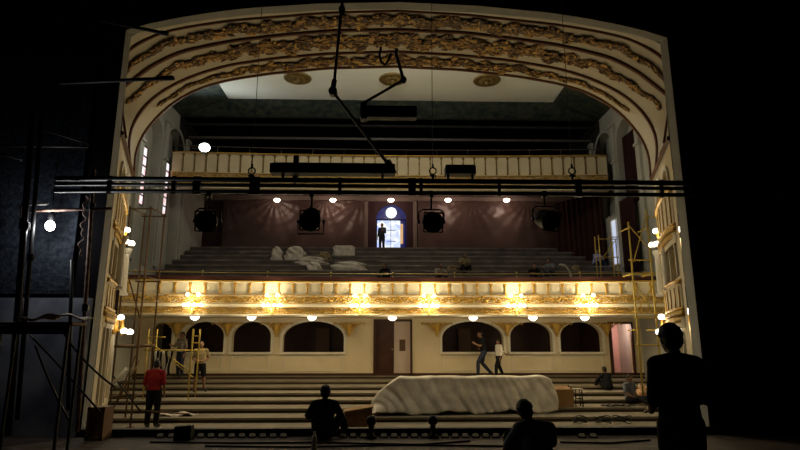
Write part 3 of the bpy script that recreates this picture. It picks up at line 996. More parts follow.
for k in range(14):
    x = -9.8 + 1.5 * k
    mb = MB(); mb.tube([(0, 0, 0), (0, 0, .36)], 0.016, 6); mb.build('rail_post', M['greypipe'], t, loc=(x, bowY(x, 0, .36), 0))
for z, y, lab in ((12.05, 25.9, 'topmost dark beam across the upper gallery'), (11.55, 26.4, 'lower dark beam across the upper gallery')):
    mb = MB(); mb.box((0, y, z), (2 * XW - .2, 0.1, 0.12)); struct(mb.build('trim_beam', M['greypipe'] if z < 11.8 else M['dark']), lab, 'beam')

# ------------------------------------------------------------------ wall lamps of the balcony front
P_UP, P_LOW, P_BOWL = 29, 32, 9.5
src = None
SCX = [at(px, 300, 20.2).x for px in (196.5, 273, 360, 429, 515, 584.5)]
words_s = ('leftmost', 'second from the left', 'third from the left', 'third from the right', 'second from the right', 'rightmost')
for k, x in enumerate(SCX):
    p = lloc(x, 0.06, 0); pos = (x, bowY(x, 20.5, .76) - 0.10, 2.46)
    if src is None:
        t = thing('wall_sconce', '', 'wall lamp', pos, 0, 'gilt wall lamps on the lower balcony front')
        mb = MB(); mb.lathe([(0.0, 0), (0.16, 0.0), (0.15, 0.03), (0.07, 0.06), (0.05, 0.1), (0, 0.12)], (0, 0.02, 0.38), 16, (0, -1, 0)); mb.tube([(0, -0.08, 0.38), (0, -0.22, 0.30), (0, -0.24, 0.75)], 0.02, 8)
        mb.build('backplate', M['gold'], t, smooth=True)
        mb = MB(); mb.lathe([(0.0, -0.1), (0.03, -0.08), (0.05, -0.02), (0.03, 0.03), (0.06, 0.1), (0.03, 0.16), (0.025, 0.3), (0.0, 0.33)], (0, -0.24, 0.12), 12); mb.build('drop', M['gold'], t, smooth=True)
        GL = [(-0.19, -0.24, 0.72), (0.19, -0.24, 0.72), (-0.30, -0.2, 0.36), (-0.11, -0.34, 0.36), (0.11, -0.34, 0.36), (0.30, -0.2, 0.36)]
        for g in GL:
            c = V((0, -0.24, 0.22 if g[2] < .5 else 0.62)); g = V(g)
            mb = MB(); mb.tube([c, c.lerp(g, .4) - V((0, 0, .10)), c.lerp(g, .8) - V((0, 0, .12)), g - V((0, 0, .07))], 0.013, 6); mb.lathe([(0.02, -.09), (0.045, -.07), (0.05, -.055)], g, 10)
            arm = mb.build('arm', M['gold'], t, smooth=True)
            mb = MB(); mb.ell(g, (0.065, 0.065, 0.065), 12, 8); mb.build('globe', M['globe'], arm, smooth=True)
        src = t
    else:
        t = copy_tree(src); t.location = pos
    t['label'] = 'gilt six-globe wall lamp on the balcony front, ' + words_s[k]
    light('sconce_light', (0, -0.42, 0.62), P_UP, WARM, 0.10, t)
    light('sconce_light', (0, -0.45, 0.26), P_LOW, WARM, 0.10, t)
src = None
for k, (px, py) in enumerate(((141, 315), (195, 315), (250.5, 316), (311, 317), (392.5, 317), (474.5, 317), (534, 316), (584.5, 314))):
    x = at(px, py, 20.3).x
    pos = (x, bowY(x, 20.5, .76) + 0.16, 2.468)
    wh = ('at the far left end', 'below the leftmost wall lamp', 'above the second arch', 'above the wide left arch', 'above the centre door', 'above the wide right arch', 'above the first small right arch', 'below the rightmost wall lamp')[k]
    if k == 0: continue
    if src is None:
        t = thing('soffit_lamp', '', 'ceiling lamp', pos, 0, 'bowl lamps under the lower balcony edge')
        mb = MB(); mb.lathe([(0.17, 0), (0.19, -0.01), (0.19, -0.03), (0.165, -0.035)], n=18); mb.build('rim', M['gold'], t, smooth=True)
        mb = MB(); mb.lathe([(0.165, -0.03), (0.15, -0.09), (0.10, -0.14), (0.04, -0.165), (0.0, -0.17)], n=18); mb.build('bowl', M['globew'], t, smooth=True)
        src = t
    else:
        t = copy_tree(src); t.location = pos
    t['label'] = 'white glass bowl lamp under the lower balcony edge, ' + wh
    light('bowl_light', (0, -0.05, -0.30), P_BOWL, WARM2, 0.12, t)

# lamps under the upper gallery
src = None
for k, px in enumerate((277, 333, 391, 448, 506.5)):
    p = at(px, 200, 28.6)
    wh = ('leftmost, above the crumpled sheets', 'second from the left', 'above the daylit door', 'second from the right', 'rightmost')[k]
    if src is None:
        t = thing('gallery_lamp', '', 'ceiling lamp', p, 0, 'bare lamps under the upper gallery')
        mb = MB(); mb.lathe([(0.06, 0.14), (0.13, 0.10), (0.15, 0.06)], n=14); mb.build('holder', M['gold'], t, smooth=True)
        mb = MB(); mb.lathe([(0.13, 0.06), (0.18, 0.0), (0.13, -0.08), (0.0, -0.12)], n=16); mb.build('shade', M['bulb'], t, smooth=True)
        src = t
    else:
        t = copy_tree(src); t.location = p
    t['label'] = 'small lit lamp under the upper gallery, ' + wh
    light('gallery_light', (0, -0.1, -0.28), 16, (1, .72, .55), 0.1, t)

# floodlight at the left end of the gallery
p = at(205, 148, 24.75)
t = thing('flood_lamp', 'round white floodlight at the left end of the upper gallery front', 'floodlight', p)
mb = MB(); mb.lathe([(0.0, 0), (0.24, 0.0), (0.25, 0.03)], (0, -0.05, 0), 20, (0.25, -1, -0.25)); o = mb.build('lens', M['flood'], t); o.scale = (1.0, 1, 0.82)
mb = MB(); mb.lathe([(0.12, 0.32), (0.22, 0.2), (0.27, 0.0), (0.27, -0.02)], (0, -0.05, 0), 20, (-0.25, 1, 0.25)); mb.build('housing', M['black'], t, smooth=True)
mb = MB(); mb.tube([(0, 0.12, 0), (0.0, 0.2, -0.1), (0, 0.27, -0.3)], 0.03, 8); mb.tube([(-0.3, 0.1, 0.0), (-0.62, 0.1, 0.02)], 0.035, 8); mb.build('bracket', M['greypipe'], t)
l = bpy.data.lights.new('flood_light', 'SPOT'); l.energy = 260; l.color = (.92, 1, .95); l.shadow_soft_size = .2; l.spot_size = math.radians(150); l.spot_blend = .6
o = bpy.data.objects.new('flood_light', l); COL.objects.link(o); o.parent = t; o.location = (.04, -.16, .0)
o.rotation_euler = V((.55, -1, .12)).to_track_quat('-Z', 'Y').to_euler()


# added fill lamp out of view above the vault, brightening ceiling and gallery
t = thing('fill_lamp', 'added fill lamp on the pale ceiling, hidden just behind the vault', 'ceiling lamp', (0, 17.2, HC - .006))
mb = MB(); mb.lathe([(.75, 0), (.8, -.03), (.8, -.1), (.7, -.12)], n=32); mb.build('rim', M['medal'], t, smooth=True)
for k in range(6):
    c = (.5 * math.cos(k * PI / 3), .5 * math.sin(k * PI / 3), -.24)
    mb = MB(); mb.ell(c, (.12, .12, .12), 14, 10); mb.build('globe', M['globew'], t, smooth=True)
light('fill_light', (0, .0, -.62), 480, (1, .93, .78), .3, t)


# branched lamps on the box walls
def branch_lamp(lab, globes, base, pw):
    """globes: world points; base: point on the wall"""
    t = thing('box_sconce', lab, 'wall lamp', base, 0, 'branched globe lamps on the box walls')
    b = V(base)
    mb = MB(); mb.ell((0, 0, 0), (0.09, 0.09, 0.2), 10, 8)
    cen = V((0, 0, 0))
    for g in globes: cen += (V(g) - b) / len(globes)
    st = cen * .75
    mb.tube([V((0, 0, 0)), cen * .4 - V((0, 0, .12)), st], 0.028, 8)
    mb.lathe([(0, -.25), (.03, -.2), (.05, -.05), (.03, .05), (.02, .2)], st, 10)
    mb.build('stem', M['gold'], t, smooth=True)
    for g in globes:
        g = V(g) - b
        mb = MB(); mb.tube([st, st.lerp(g, .5) - V((0, 0, .1)), g - V((0, 0, .06))], 0.015, 6)
        mb.lathe([(.02, -.09), (.05, -.06), (.055, -.045)], g, 10)
        arm = mb.build('arm', M['gold'], t, smooth=True)
        mb = MB(); mb.ell(g, (0.085, 0.085, 0.075), 12, 8); mb.build('globe', M['globew'], arm, smooth=True)
    s = 1 if b.x < 0 else -1
    light('branch_light', cen + V((s * 0.15, -0.25, 0)), pw, WARM2, 0.12, t)


YL = 14.3
branch_lamp('four-globe branched lamp on the left box wall, upper of two', [at(122.5, 228.5, YL), at(127, 230, YL), at(126, 241.5, YL), at(131.5, 243.5, YL)], at(116, 238, YL), 16)
branch_lamp('three-globe branched lamp on the left box wall, lower of two', [at(121, 317.5, YL), at(124, 331, YL), at(130, 332, YL)], at(115, 326, YL), 8)
YL = 14.0
branch_lamp('four-globe branched lamp on the right box wall, upper of two', [at(656, 231, YL), at(661, 230, YL), at(652, 245, YL), at(657, 244, YL)], at(668, 240, YL), 20)
branch_lamp('two-globe branched lamp on the right box wall, lower, beside the standing silhouette', [at(661.5, 317, YL), at(659, 332, YL)], at(668, 328, YL), 16)
YL = 11.9
branch_lamp('globe lamp on the lower right box front, just above the silhouette shoulder', [at(689, 311.5, YL), at(682, 328, YL), at(688, 327, YL)], at(692, 322, YL), 15)
branch_lamp('single globe lamp on the upper right box front by the proscenium', [at(681, 229.5, YL)], at(686, 233, YL), 12)

# ------------------------------------------------------------------ stage lighting bar
YB2 = 8.5
zA, zB_, zC = at(400, 181, YB2).z, at(400, 186.5, YB2).z, at(400, 193, YB2).z
xl, xr = at(55, 185, YB2).x, at(693, 185, YB2).x
t = thing('lighting_bar', 'long black triple-pipe lighting bar hung across the proscenium opening', 'lighting bar', ((xl + xr) / 2, YB2, zB_))
hw = (xr - xl) / 2
mb = MB(); mb.tube([(-hw, 0, zA - zB_), (hw, 0, zA - zB_)], 0.042, 10); mb.build('pipe', M['pipe'], t, smooth=True)
mb = MB(); mb.tube([(-hw, 0, 0.0), (hw, 0, 0.0)], 0.03, 10); mb.build('pipe', M['pipe'], t, smooth=True)
mb = MB(); mb.tube([(-hw, 0, zC - zB_), (hw, 0, zC - zB_)], 0.034, 10); mb.build('pipe', M['pipe'], t, smooth=True)
for px, w_ in ((110, .1), (174, .09), (197, .16), (255, .22), (340, .07), (412, .16), (421, .07), (499, .06), (578, .14), (661, .06)):
    x = at(px, 186, YB2).x - (xl + xr) / 2
    mb = MB(); mb.box((x, 0.0, (zA + zC) / 2 - zB_), (w_ * .75, 0.06, zA - zC + 0.09)); mb.build('joint_plate', M['pipe'], t)
for px, top in ((251, 168), (433, 168), (573, 168)):
    x = at(px, 186, YB2).x - (xl + xr) / 2
    z0 = zA - zB_; zr = at(px, 171, YB2).z - zB_
    mb = MB()
    mb.tube([(x + .055 * math.cos(a * PI / 8), 0, zr + .055 * math.sin(a * PI / 8)) for a in range(17)], 0.012, 6)
    mb.tube([(x, 0, zr - .06), (x, 0, z0)], 0.022, 6); mb.box((x, 0, zr - .085), (.10, .04, .03)); mb.box((x, 0, zr + .085), (.03, .03, .06))
    pl = mb.build('hanging_ring', M['pipe'], t)
    mb = MB(); mb.tube([(x, 0, zr + .06), (x + 0.02, 0, 9.2 - zB_)], 0.0055, 5); mb.build('steel_wire', M['greypipe'], pl)

# cyclorama battens and boxes standing on the bar
for (x0, x1, y0, y1, nm, lab) in ((270.5, 395, 166.5, 177.5, 'flood_batten', 'long black flood batten on the lighting bar, left of centre'), (445, 475, 168, 178.5, 'flood_box', 'short black flood box on the lighting bar, right of centre')):
    a, b = at(x0, y1, YB2), at(x1, y0, YB2)
    t = thing(nm, lab, 'stage light', ((a.x + b.x) / 2, YB2, a.z + .055))
    w_, h_ = b.x - a.x, b.z - a.z - .04
    mb = MB(); mb.box((0, 0, h_ / 2), (w_, 0.22, h_)); mb.box((0, 0, h_ + .012), (w_ * .96, 0.12, 0.025)); mb.build('housing', M['black'], t, bevel=0.012)
    n = max(2, int(w_ / .3))
    for k in range(n):
        mb = MB(); mb.box(((k + .5) * w_ / n - w_ / 2, 0.115, h_ / 2), (w_ / n * .8, 0.02, h_ * .7)); mb.build('lens', M['lens'], t)
    for s in (-.4, .4):
        mb = MB(); mb.box((s * w_, 0, -0.04), (0.04, 0.05, 0.1)); mb.build('clamp', M['pipe'], t)
a, b = at(291, 176, YB2), at(297, 152, YB2)
t = thing('cable_box', 'small upright black cable box above the long flood batten', 'box', ((a.x + b.x) / 2, YB2 + .2, a.z))
mb = MB(); mb.box((0, 0, (b.z - a.z) / 2), (.085, .1, b.z - a.z)); mb.build('case', M['black'], t, bevel=.01)
mb = MB(); mb.tube([(0, 0, 0), (.02, -.1, -.1), (.02, -.2, -.12)], .012, 6); mb.build('cable', M['black'], t)


# lanterns hanging under the bar
def lantern(px, py, lab, style):
    p = at(px, 195, YB2)
    c = at(px, py, YB2)
    t = thing('stage_lantern', lab, 'stage light', p, 0, 'stage lanterns hung under the lighting bar')
    d = c.z - p.z
    mb = MB(); mb.lathe([(.03, .06), (.045, .04), (.045, -.02), (.02, -.05), (.018, d * .45)], n=10) if False else mb.box((0, 0, .01), (.07, .08, .10)); mb.tube([(0, 0, -.03), (0, 0, d + .20)], .018, 8)
    mb.build('clamp', M['pipe'], t)
    R = .155
    y = MB()
    if style == 'under':
        y.tube([(-.2, 0, d + .02), (-.2, 0, d - .2), (.2, 0, d - .2), (.2, 0, d + .02)], .014, 6); y.tube([(0, 0, d + .25), (0, 0, d + .14)], .03, 6)
    else:
        y.tube([(-.2, 0, d), (-.2, 0, d + .15), (-.14, 0, d + .20), (.14, 0, d + .20), (.2, 0, d + .15), (.2, 0, d)], .014, 6)
    y.build('yoke', M['pipe'], t)
    mb = MB()
    ax = {'round': V((.12, -1, -.25)), 'under': V((0, -1, -.1)), 'tilt': V((.5, -1, -.5))}[style]
    mb.lathe([(0.0, -.2), (.08, -.19), (.13, -.12), (R, -.02), (R, .1), (R + .012, .11), (R + .012, .15), (R - .01, .15)], (0, 0, d), 22, ax, cap=True)
    if style == 'under':
        mb.ell((0, 0, d + .03), (.155, .14, .2), 18, 10)
    bd = mb.build('body', M['black'], t, smooth=True)
    mb = MB(); mb.lathe([(R - .02, .152), (0.0, .17)], (0, 0, d), 20, ax); mb.build('lens', M['lens'], bd)
    fr = ax.to_track_quat('Z', 'Y') if hasattr(ax, 'to_track_quat') else None
    mb = MB()
    q = ax.to_track_quat('Z', 'Y')
    for sx, sy, wx, wy in ((0, .15, .3, .02), (0, -.15, .3, .02), (.15, 0, .02, .3), (-.15, 0, .02, .3)):
        mb.box(V((0, 0, d)) + q @ V((sx, sy, .165)), (wx, wy, .012), q)
    mb.build('colour_frame', M['black'], bd)
    for sx in (-.2, .2):
        mb = MB(); mb.lathe([(.03, -.02), (.03, .02)], (sx, 0, d), 8, (1, 0, 0)); mb.build('tilt_knob', M['pipe'], t)


lantern(209.5, 221, 'leftmost black stage lantern hanging under the lighting bar', 'round')
lantern(312, 221.5, 'tall black stage lantern in an underslung yoke, second from the left', 'under')
lantern(431, 222, 'black stage lantern just right of the daylit balcony door', 'round')
lantern(544, 219, 'rightmost black stage lantern, tilted sideways', 'tilt')

# folding arms hanging over the opening
YH = 8.9
t = thing('hanging_arm', 'thin jointed black arm reaching from above the arch down to the lighting bar', 'hanging arm', at(333, 92, YH))
o = at(333, 92, YH)
L = lambda px, py, Y=YH: at(px, py, Y) - o
mb = MB(); mb.tube([L(345, -14), L(341.5, 8), L(333.5, 90)], .026, 8); mb.ell(L(342, 10), (.06, .05, .11), 10, 8); mb.build('upper_rod', M['pipe'], t)
mb = MB(); mb.lathe([(.0, -.08), (.075, -.06), (.075, .06), (0, .08)], (0, 0, 0), 12, (0, 1, 0)); mb.tube([L(334.5, 80), L(332, 95)], .045, 8); mb.build('joint', M['pipe'], t)
mb = MB(); mb.tube([L(333, 92), L(394, 172, 8.55)], .028, 8); mb.tube([L(388, 161, 8.6), L(394, 173, 8.55)], .05, 8); mb.build('lower_rod', M['greypipe'], t)
YH2 = 9.3
o2 = at(403, 80, YH2)
t = thing('folding_arm', 'crooked black folding arm in front of the centre ceiling medallion', 'hanging arm', o2)
L2 = lambda px, py, Y=YH2: at(px, py, Y) - o2
mb = MB(); mb.tube([L2(395.5, 51), L2(403.5, 80)], .03, 8); mb.tube([L2(395.5, 51), L2(398, 50)], .04, 6); mb.build('upper_rod', M['pipe'], t)
mb = MB(); mb.tube([L2(403.5, 80), L2(360, 105)], .028, 8); mb.ell(L2(403.5, 80), (.06, .05, .07), 10, 8); mb.build('lower_rod', M['pipe'], t)
mb = MB(); mb.tube([L2(381, 47.5), L2(379.5, 55), L2(381, 62), L2(385, 65), L2(388, 61), L2(391, 54)], .024, 8); mb.build('hook', M['pipe'], t)
mb = MB(); a = L2(360, 106); b = L2(417, 118); mb.box(((a.x + b.x) / 2, 0.05, (a.z + b.z) / 2), (b.x - a.x, .2, a.z - b.z)); mb.box(L2(364, 112), (.12, .22, .32)); mb.build('lamp_box', M['black'], t, bevel=.02)
# wing pipes
for (pts, lab) in (((100, 20, 168, 34), 'upper dark pipe end reaching in from the left wing over the arch corner'), ((60, 83, 174, 78), 'lower dark pipe end reaching in from the left wing below the arch corner')):
    a, b = at(pts[0], pts[1], 8.8), at(pts[2], pts[3], 8.8)
    t = thing('wing_pipe', lab, 'pipe', a)
    mb = MB(); mb.tube([V((0, 0, 0)), (b - a) * .97], .032, 8); mb.build('tube', M['pipe'], t)
    mb = MB(); mb.tube([(b - a) * .9, (b - a)], .042, 8); mb.build('end_cap', M['pipe'], t)

# ------------------------------------------------------------------ left wing
t = thing('work_lamp', 'bare lit work lamp hanging before the sooty wall on the left', 'lamp', at(51, 219, 9.45))
mb = MB(); mb.lathe([(.035, .10), (.05, .08), (.05, .0), (.03, -.02)], n=12); mb.build('socket', M['black'], t, smooth=True)
mb = MB(); mb.ell((0, 0, -.12), (.075, .075, .09), 14, 10); mb.build('bulb', M['work'], t, smooth=True)
mb = MB(); mb.tube([(0, 0, .1), (-.02, 0, .8), (.02, .02, 3.5)], .010, 6); mb.build('cable', M['black'], t)
light('work_light', (0.05, -.20, -.14), 26, (.96, .98, 1), 0.08, t)


def pole(name, lab, p, q, r, m, clamps=(), cat='pole'):
    p = V(p); q = V(q)
    t = thing(name, lab, cat, p)
    mb = MB(); mb.tube([V((0, 0, 0)), (q - p)], r, 10); mb.build('tube', m, t, smooth=True)
    for f in clamps:
        c = (q - p) * f
        mb = MB(); mb.tube([c - (q - p).normalized() * .06, c + (q - p).normalized() * .06], r * 1.5, 10); mb.box(c + V((r * 1.6, -.03, 0)), (.05, .06, .08)); mb.build('clamp', M['pipe'], t)
    return t


pole('wing_post', 'slanting dark post at the far left, nearer the edge', at(8, 436, 8.9), at(33, 112, 8.9), .05, M['pipe'], (.3, .62))
pole('wing_post', 'slanting dark post at the far left, second from the edge', at(17, 420, 9.2), at(42, 112, 9.2), .035, M['pipe'], (.5,))
pole('wing_post', 'pale rusty post between the dark posts and the work lamp', at(21, 322, 9.5), at(22, 205, 9.5), .028, M['rustpole'], (.85,))
t = pole('wing_post', 'flaking pinkish post left of the proscenium with a coil of cable', at(77, 432, 9.3), at(94, 170, 9.3), .032, M['rustpole'], (.45, .85))
pole('wing_post', 'thin dark post beside the flaking post', at(68, 410, 9.1), at(72, 260, 9.1), .03, M['pipe'])
pole('cross_pipe', 'pale rusty horizontal pipe level with the work lamp', at(26, 211, 9.35), at(112, 208.5, 9.35), .025, M['rustpole'], (.05, .75), 'pipe')
pole('cross_pipe', 'grey horizontal pipe high on the left, highest of the wing pipes', at(0, 146, 9.4), at(88, 147, 9.4), .02, M['greypipe'], (), 'pipe')
pole('cross_pipe', 'grey pipe sloping down to the right high on the left', at(38, 128, 9.4), at(88, 144, 9.4), .016, M['greypipe'], (), 'pipe')
pole('cross_pipe', 'short grey pipe just above the pale rusty pipe', at(22, 205, 9.3), at(48, 204, 9.3), .02, M['greypipe'], (), 'pipe')
pole('cross_pipe', 'slanting grey pipe at the left edge', at(-2, 153, 9.2), at(22, 160, 9.2), .018, M['greypipe'], (), 'pipe')
pts = []
for k in range(70):
    f = k / 69
    q = at(86 + 3.0 * math.sin(k * .42) * math.sin(k * .13 + 1) - f * 6, 196 + 60 * f, 9.2)
    pts.append(q)
mb = MB(); mb.tube(pts, .012, 6); tag(mb.build('cable', M['rope'], smooth=True), 'wavy pale cable hanging from the flaking post', 'cable')
# slanting cables from the table to the jamb foot
for k, (p, c, q, lab) in enumerate((((62, 330), (80, 362), (116, 388), 'upper slanting black cable from the side table to the scaffold foot'), ((35, 345), (52, 392), (72, 425), 'black cable sagging to the floor below the side table'), ((30, 335), (66, 372), (100, 412), 'lower slanting black cable from the side table to the wooden crate'))):
    a, m_, b = at(*p, 9.0), at(*c, 9.2), at(*q, 9.3)
    pts = [a.lerp(m_, f).lerp(m_.lerp(b, f), f) for f in [i / 14 for i in range(15)]]
    mb = MB(); mb.tube(pts, .017, 6); tag(mb.build('cable', M['pipe'], smooth=True), lab, 'cable')
# table with a cloth
a = at(6, 322, 8.5); b = at(80, 322, 8.5)
t = thing('side_table', 'dark side table standing at the left under the work lamp', 'table', ((a.x + b.x) / 2, 8.5, 0))
w_ = b.x - a.x; h_ = a.z
mb = MB(); mb.box((0, 0, h_ - .03), (w_, .42, .05)); mb.build('table_top', M['wood'], t, bevel=.01)
for sx in (-1, 1):
    for sy in (-1, 1):
        mb = MB(); mb.box((sx * (w_ / 2 - .06), sy * .17, h_ / 2 - .03), (.035, .035, h_ - .06)); mb.build('leg', M['black'], t)
mb = MB(); mb.box((0, -.17, h_ - .12), (w_ - .1, .03, .12)); mb.build('apron', M['black'], t)
a = at(62, 318, 8.5)
mb = MB(); mb.grid(lambda u, v: V((a.x - .55 + .95 * u, 8.3 + .4 * v, h_ + .04 + .07 * math.exp(-((u - .6) / .25) ** 2) + .02 * math.sin(u * 17 + v * 5))), 22, 10)
tag(mb.build('folded_cloth', M['sheet'], smooth=True, solid=.02), 'crumpled pale cloth lying on the left side table', 'cloth')
# wooden crate at the jamb foot
a, b = at(86, 438, 9.6), at(107, 408, 9.6)
t = thing('wooden_crate', 'brown wooden crate at the foot of the left proscenium jamb', 'crate', ((a.x + b.x) / 2, 9.72, 0.0))
w_, h_ = b.x - a.x, b.z + .02
mb = MB(); mb.box((0, 0, h_ / 2), (w_ * .94, .3, h_ * .96))
mb.build('box', M['wood'], t)
mb = MB()
for sx in (-1, 1): mb.box((sx * (w_ / 2 - .03), -.16, h_ / 2), (.05, .03, h_))
for z in (.03, h_ - .03): mb.box((0, -.16, z), (w_, .03, .05))
mb.build('battens', M['wood'], t)

# ------------------------------------------------------------------ footlights and stage edge
src = None
fx = [160, 171.5] + [200.5 + 10.35 * k for k in range(9)] + [343 + 10.2 * k for k in range(17) if k not in (3, 9)] + [582, 593.5]
for k, px in enumerate(fx):
    p = ground(px, 437.6, 0.0)
    if src is None:
        t = thing('footlight', 'small white-capped footlight in the row along the stage edge', 'footlight', (p.x, p.y, 0), 0, 'footlights along the stage edge')
        mb = MB(); mb.box((0, 0, .012), (.13, .07, .024)); mb.build('base', M['black'], t)
        mb = MB(); mb.lathe([(.052, .024), (.052, .05), (.04, .065), (0, .068)], n=12); mb.build('cap', M['footwhite'], t, smooth=True)
        src = t
    else:
        t = copy_tree(src); t.location = (p.x, p.y, 0)
for px, lab in ((371.2, 'dark turned knob post on the stage edge, left of centre'), (433, 'dark turned knob post on the stage edge, right of centre')):
    p = at(px, 434, 9.7)
    t = thing('knob_post', lab, 'post', (p.x, 9.7, 0))
    mb = MB(); mb.lathe([(.10, 0), (.10, .03), (.04, .06), (.035, .15), (.06, .18), (.03, .21)], n=16); mb.build('stem', M['black'], t, smooth=True)
    mb = MB(); mb.ell((0, 0, .275), (.085, .085, .085), 14, 10); mb.build('knob', M['black'], t, smooth=True)
a, b = at(176, 434, 9.65), at(193.5, 424.5, 9.65)
t = thing('monitor_box', 'small black wedge box on the stage edge near the red-shirted man', 'speaker', ((a.x + b.x) / 2, 9.65, 0.0))
w_, h_ = b.x - a.x, b.z
mb = MB(); mb.rings([[(-w_ / 2, -.12, 0), (w_ / 2, -.12, 0), (w_ / 2, .14, 0), (-w_ / 2, .14, 0)], [(-w_ / 2, -.10, h_ * .92), (w_ / 2, -.10, h_), (w_ / 2, .04, h_), (-w_ / 2, .04, h_ * .92)]]); mb.build('cabinet', M['black'], t, bevel=.008)
mb = MB(); mb.box((0, -.115, h_ * .5), (w_ * .8, .01, h_ * .7)); mb.build('grille', M['darkcloth'], t)
p = at(314, 452, 8.6)
t = thing('water_bottle', 'pale plastic bottle standing beside the seated man on the stage', 'bottle', (p.x, 8.6, 0))
mb = MB(); mb.lathe([(.038, 0), (.042, .02), (.042, .10), (.038, .12), (.042, .14), (.04, .19), (.02, .235), (.016, .25)], n=16); mb.build('body', M['bottle'], t, smooth=True)
mb = MB(); mb.lathe([(.019, .25), (.019, .275), (0, .276)], n=12); mb.build('cap', M['whitecloth'], t)
for k, (pts, lab) in enumerate((([(150, 442), (230, 443), (320, 442.5), (420, 444.5), (470, 441)], 'long dark cable lying along the stage boards, left of centre'), ([(205, 446), (300, 447), (400, 445), (505, 446)], 'dark cable on the stage boards nearest the picture edge'), ([(560, 442), (610, 443), (650, 440)], 'short dark cable on the stage boards at the right'))):
    g = [ground(*q, .012) for q in pts]
    mb = MB(); mb.tube([g[0].lerp(g[0], 0)] + g, .014, 6); tag(mb.build('floor_cable', M['black']), lab, 'cable')

# ------------------------------------------------------------------ scaffolds
def bar(name, p, q, r, m, parent):
    mb = MB(); mb.tube([V(p), V(q)], r, 8)
    return mb.build(name, m, parent, smooth=True)


def scaffold(name, lab, O, w, d, H, lifts, m, posts_front=None, r=.026, braces=(), planks=()):
    t = thing(name, lab, 'scaffold', O)
    for x in (0, w):
        for y in (0, d):
            o = bar('post', (x, y, 0), (x, y, H if y == 0 or True else H), r, m, t)
            mb = MB(); mb.box((x, y, .01), (.14, .14, .02)); mb.build('base_plate', m, o)
    for z in lifts:
        for y in (0, d): bar('ledger', (-.08, y - .04, z), (w + .08, y - .04, z), r * .85, m, t)
        for x in (0, w): bar('transom', (x, -.08, z + .04), (x, d + .08, z + .04), r * .85, m, t)
    for (x0, z0, x1, z1) in braces:
        bar('brace', (x0, -.05, z0), (x1, -.05, z1), r * .8, m, t)
    for z in planks:
        mb = MB()
        for k in range(3): mb.box((w / 2, d * (k + .5) / 3, z + .08), (w + .3, d / 3.3, .04))
        mb.build('plank', M['wood'], t)
    return t


# left scaffold against the box wall
SY1 = 15.75
z0 = stepz(SY1)
a, b = at(119, 300, SY1), at(140.5, 300, SY1)
H = at(119, 206, SY1).z - z0
scaffold('tube_scaffold', 'rusty brown scaffold tower against the left box wall', (a.x + .05, SY1, z0), b.x - a.x, 1.0, H, [at(130, y, SY1).z - z0 for y in (209, 278, 347, 398)], M['scafbrown'],
         braces=[(0, .1, b.x - a.x, 1.9), (b.x - a.x, 2.9, 0, 4.5)], planks=[])
# low yellow trestle frame behind the red-shirted man
SY2 = 19.0
z0 = stepz(SY2)
a, b = at(143.5, 390, SY2), at(192, 390, SY2)
wd = b.x - a.x
t = thing('trestle_frame', 'low yellow trestle scaffold with slanting braces behind the red-shirted man', 'scaffold', (a.x, SY2, z0))
Z = lambda py: at(165, py, SY2).z - z0
for x in (0, wd * .93):
    for y in (0, .7):
        bar('post', (x, y, 0), (x, y, Z(329 if x < 1 else 329)), .022, M['scaf'], t)
for y in (0, .7):
    bar('ledger', (-.1, y, Z(350.5)), (wd + .1, y, Z(350.5)), .02, M['scaf'], t)
    bar('ledger', (0, y, Z(338) if False else Z(337)), (.3, y, Z(337)), .018, M['scaf'], t)
bar('brace', (0, -.03, Z(341)), (wd * .95, -.03, Z(372)), .02, M['scaf'], t)
bar('brace', (wd * .4, -.03, Z(356)), (wd * 1.0, -.03, Z(377)), .02, M['scaf'], t)
a2 = wd * .93
bar('ladder_side', (a2, -.05, Z(385)), (a2 + .04, -.05, Z(329)), .022, M['scaf'], t)
bar('ladder_side', (a2 + .25, -.05, Z(350)), (a2 + .26, -.05, Z(329)), .022, M['scaf'], t)
for py in (336, 343): bar('rung', (a2, -.05, Z(py)), (a2 + .26, -.05, Z(py)), .018, M['scaf'], t)
# striped cloth hung over the trestle
cx = wd * .28
mb = MB(); mb2 = MB()
for k in range(9):
    x = a.x + .18 + k * .075
    o = (mb if k % 2 else mb2)
    o.grid(lambda u, v, x=x, k=k: V((x + .075 * u + .03 * math.sin(v * 4 + k), SY2 - .06 - .03 * math.sin(v * 5 + k * 1.3), z0 + Z(351) - .75 * v)), 2, 8)
t = thing('striped_cloth', 'black and white striped cloth hung over the yellow trestle', 'cloth', (a.x + .5, SY2, z0 + Z(351)))
for m_, nm in ((mb, 'white_stripes'), (mb2, 'black_stripes')):
    o = m_.build(nm, M['stripew'] if nm[0] == 'w' else M['black'], None, smooth=True, solid=.01)
    o.parent = t; o.matrix_parent_inverse = Matrix.Translation(-V(t.location))
# thin cross bars at lower left
for k, (p, q, Y, r, m_, lab) in enumerate((((112, 385), (127, 368), 15.2, .045, 'whitecloth', 'pale plank leaning at the foot of the left scaffold'), ((117, 402), (140, 360), 15.4, .02, 'scafbrown', 'rusty tube leaning across the left scaffold foot'), ((113, 376), (141, 412), 15.3, .022, 'pipe', 'black tube slanting down across the left scaffold foot'), ((146, 411), (190, 414), 15.5, .02, 'scafbrown', 'loose brown tube lying on the steps behind the red-shirted man'))):
    pole('loose_tube', lab, at(*p, Y), at(*q, Y + .1), r, M[m_])
mb = MB()
a = at(106, 395, 15.0)
mb.grid(lambda u, v: V((a.x + .7 + 1.0 * u - .1, 16.9 + .6 * v, stepz(17.0) + .03 + .04 * math.sin(9 * u + 3 * v))), 14, 8)
tag(mb.build('dust_sheet', M['sheet'], smooth=True, solid=.012), 'small pale dust sheet on the steps below the left scaffold', 'dust sheet')

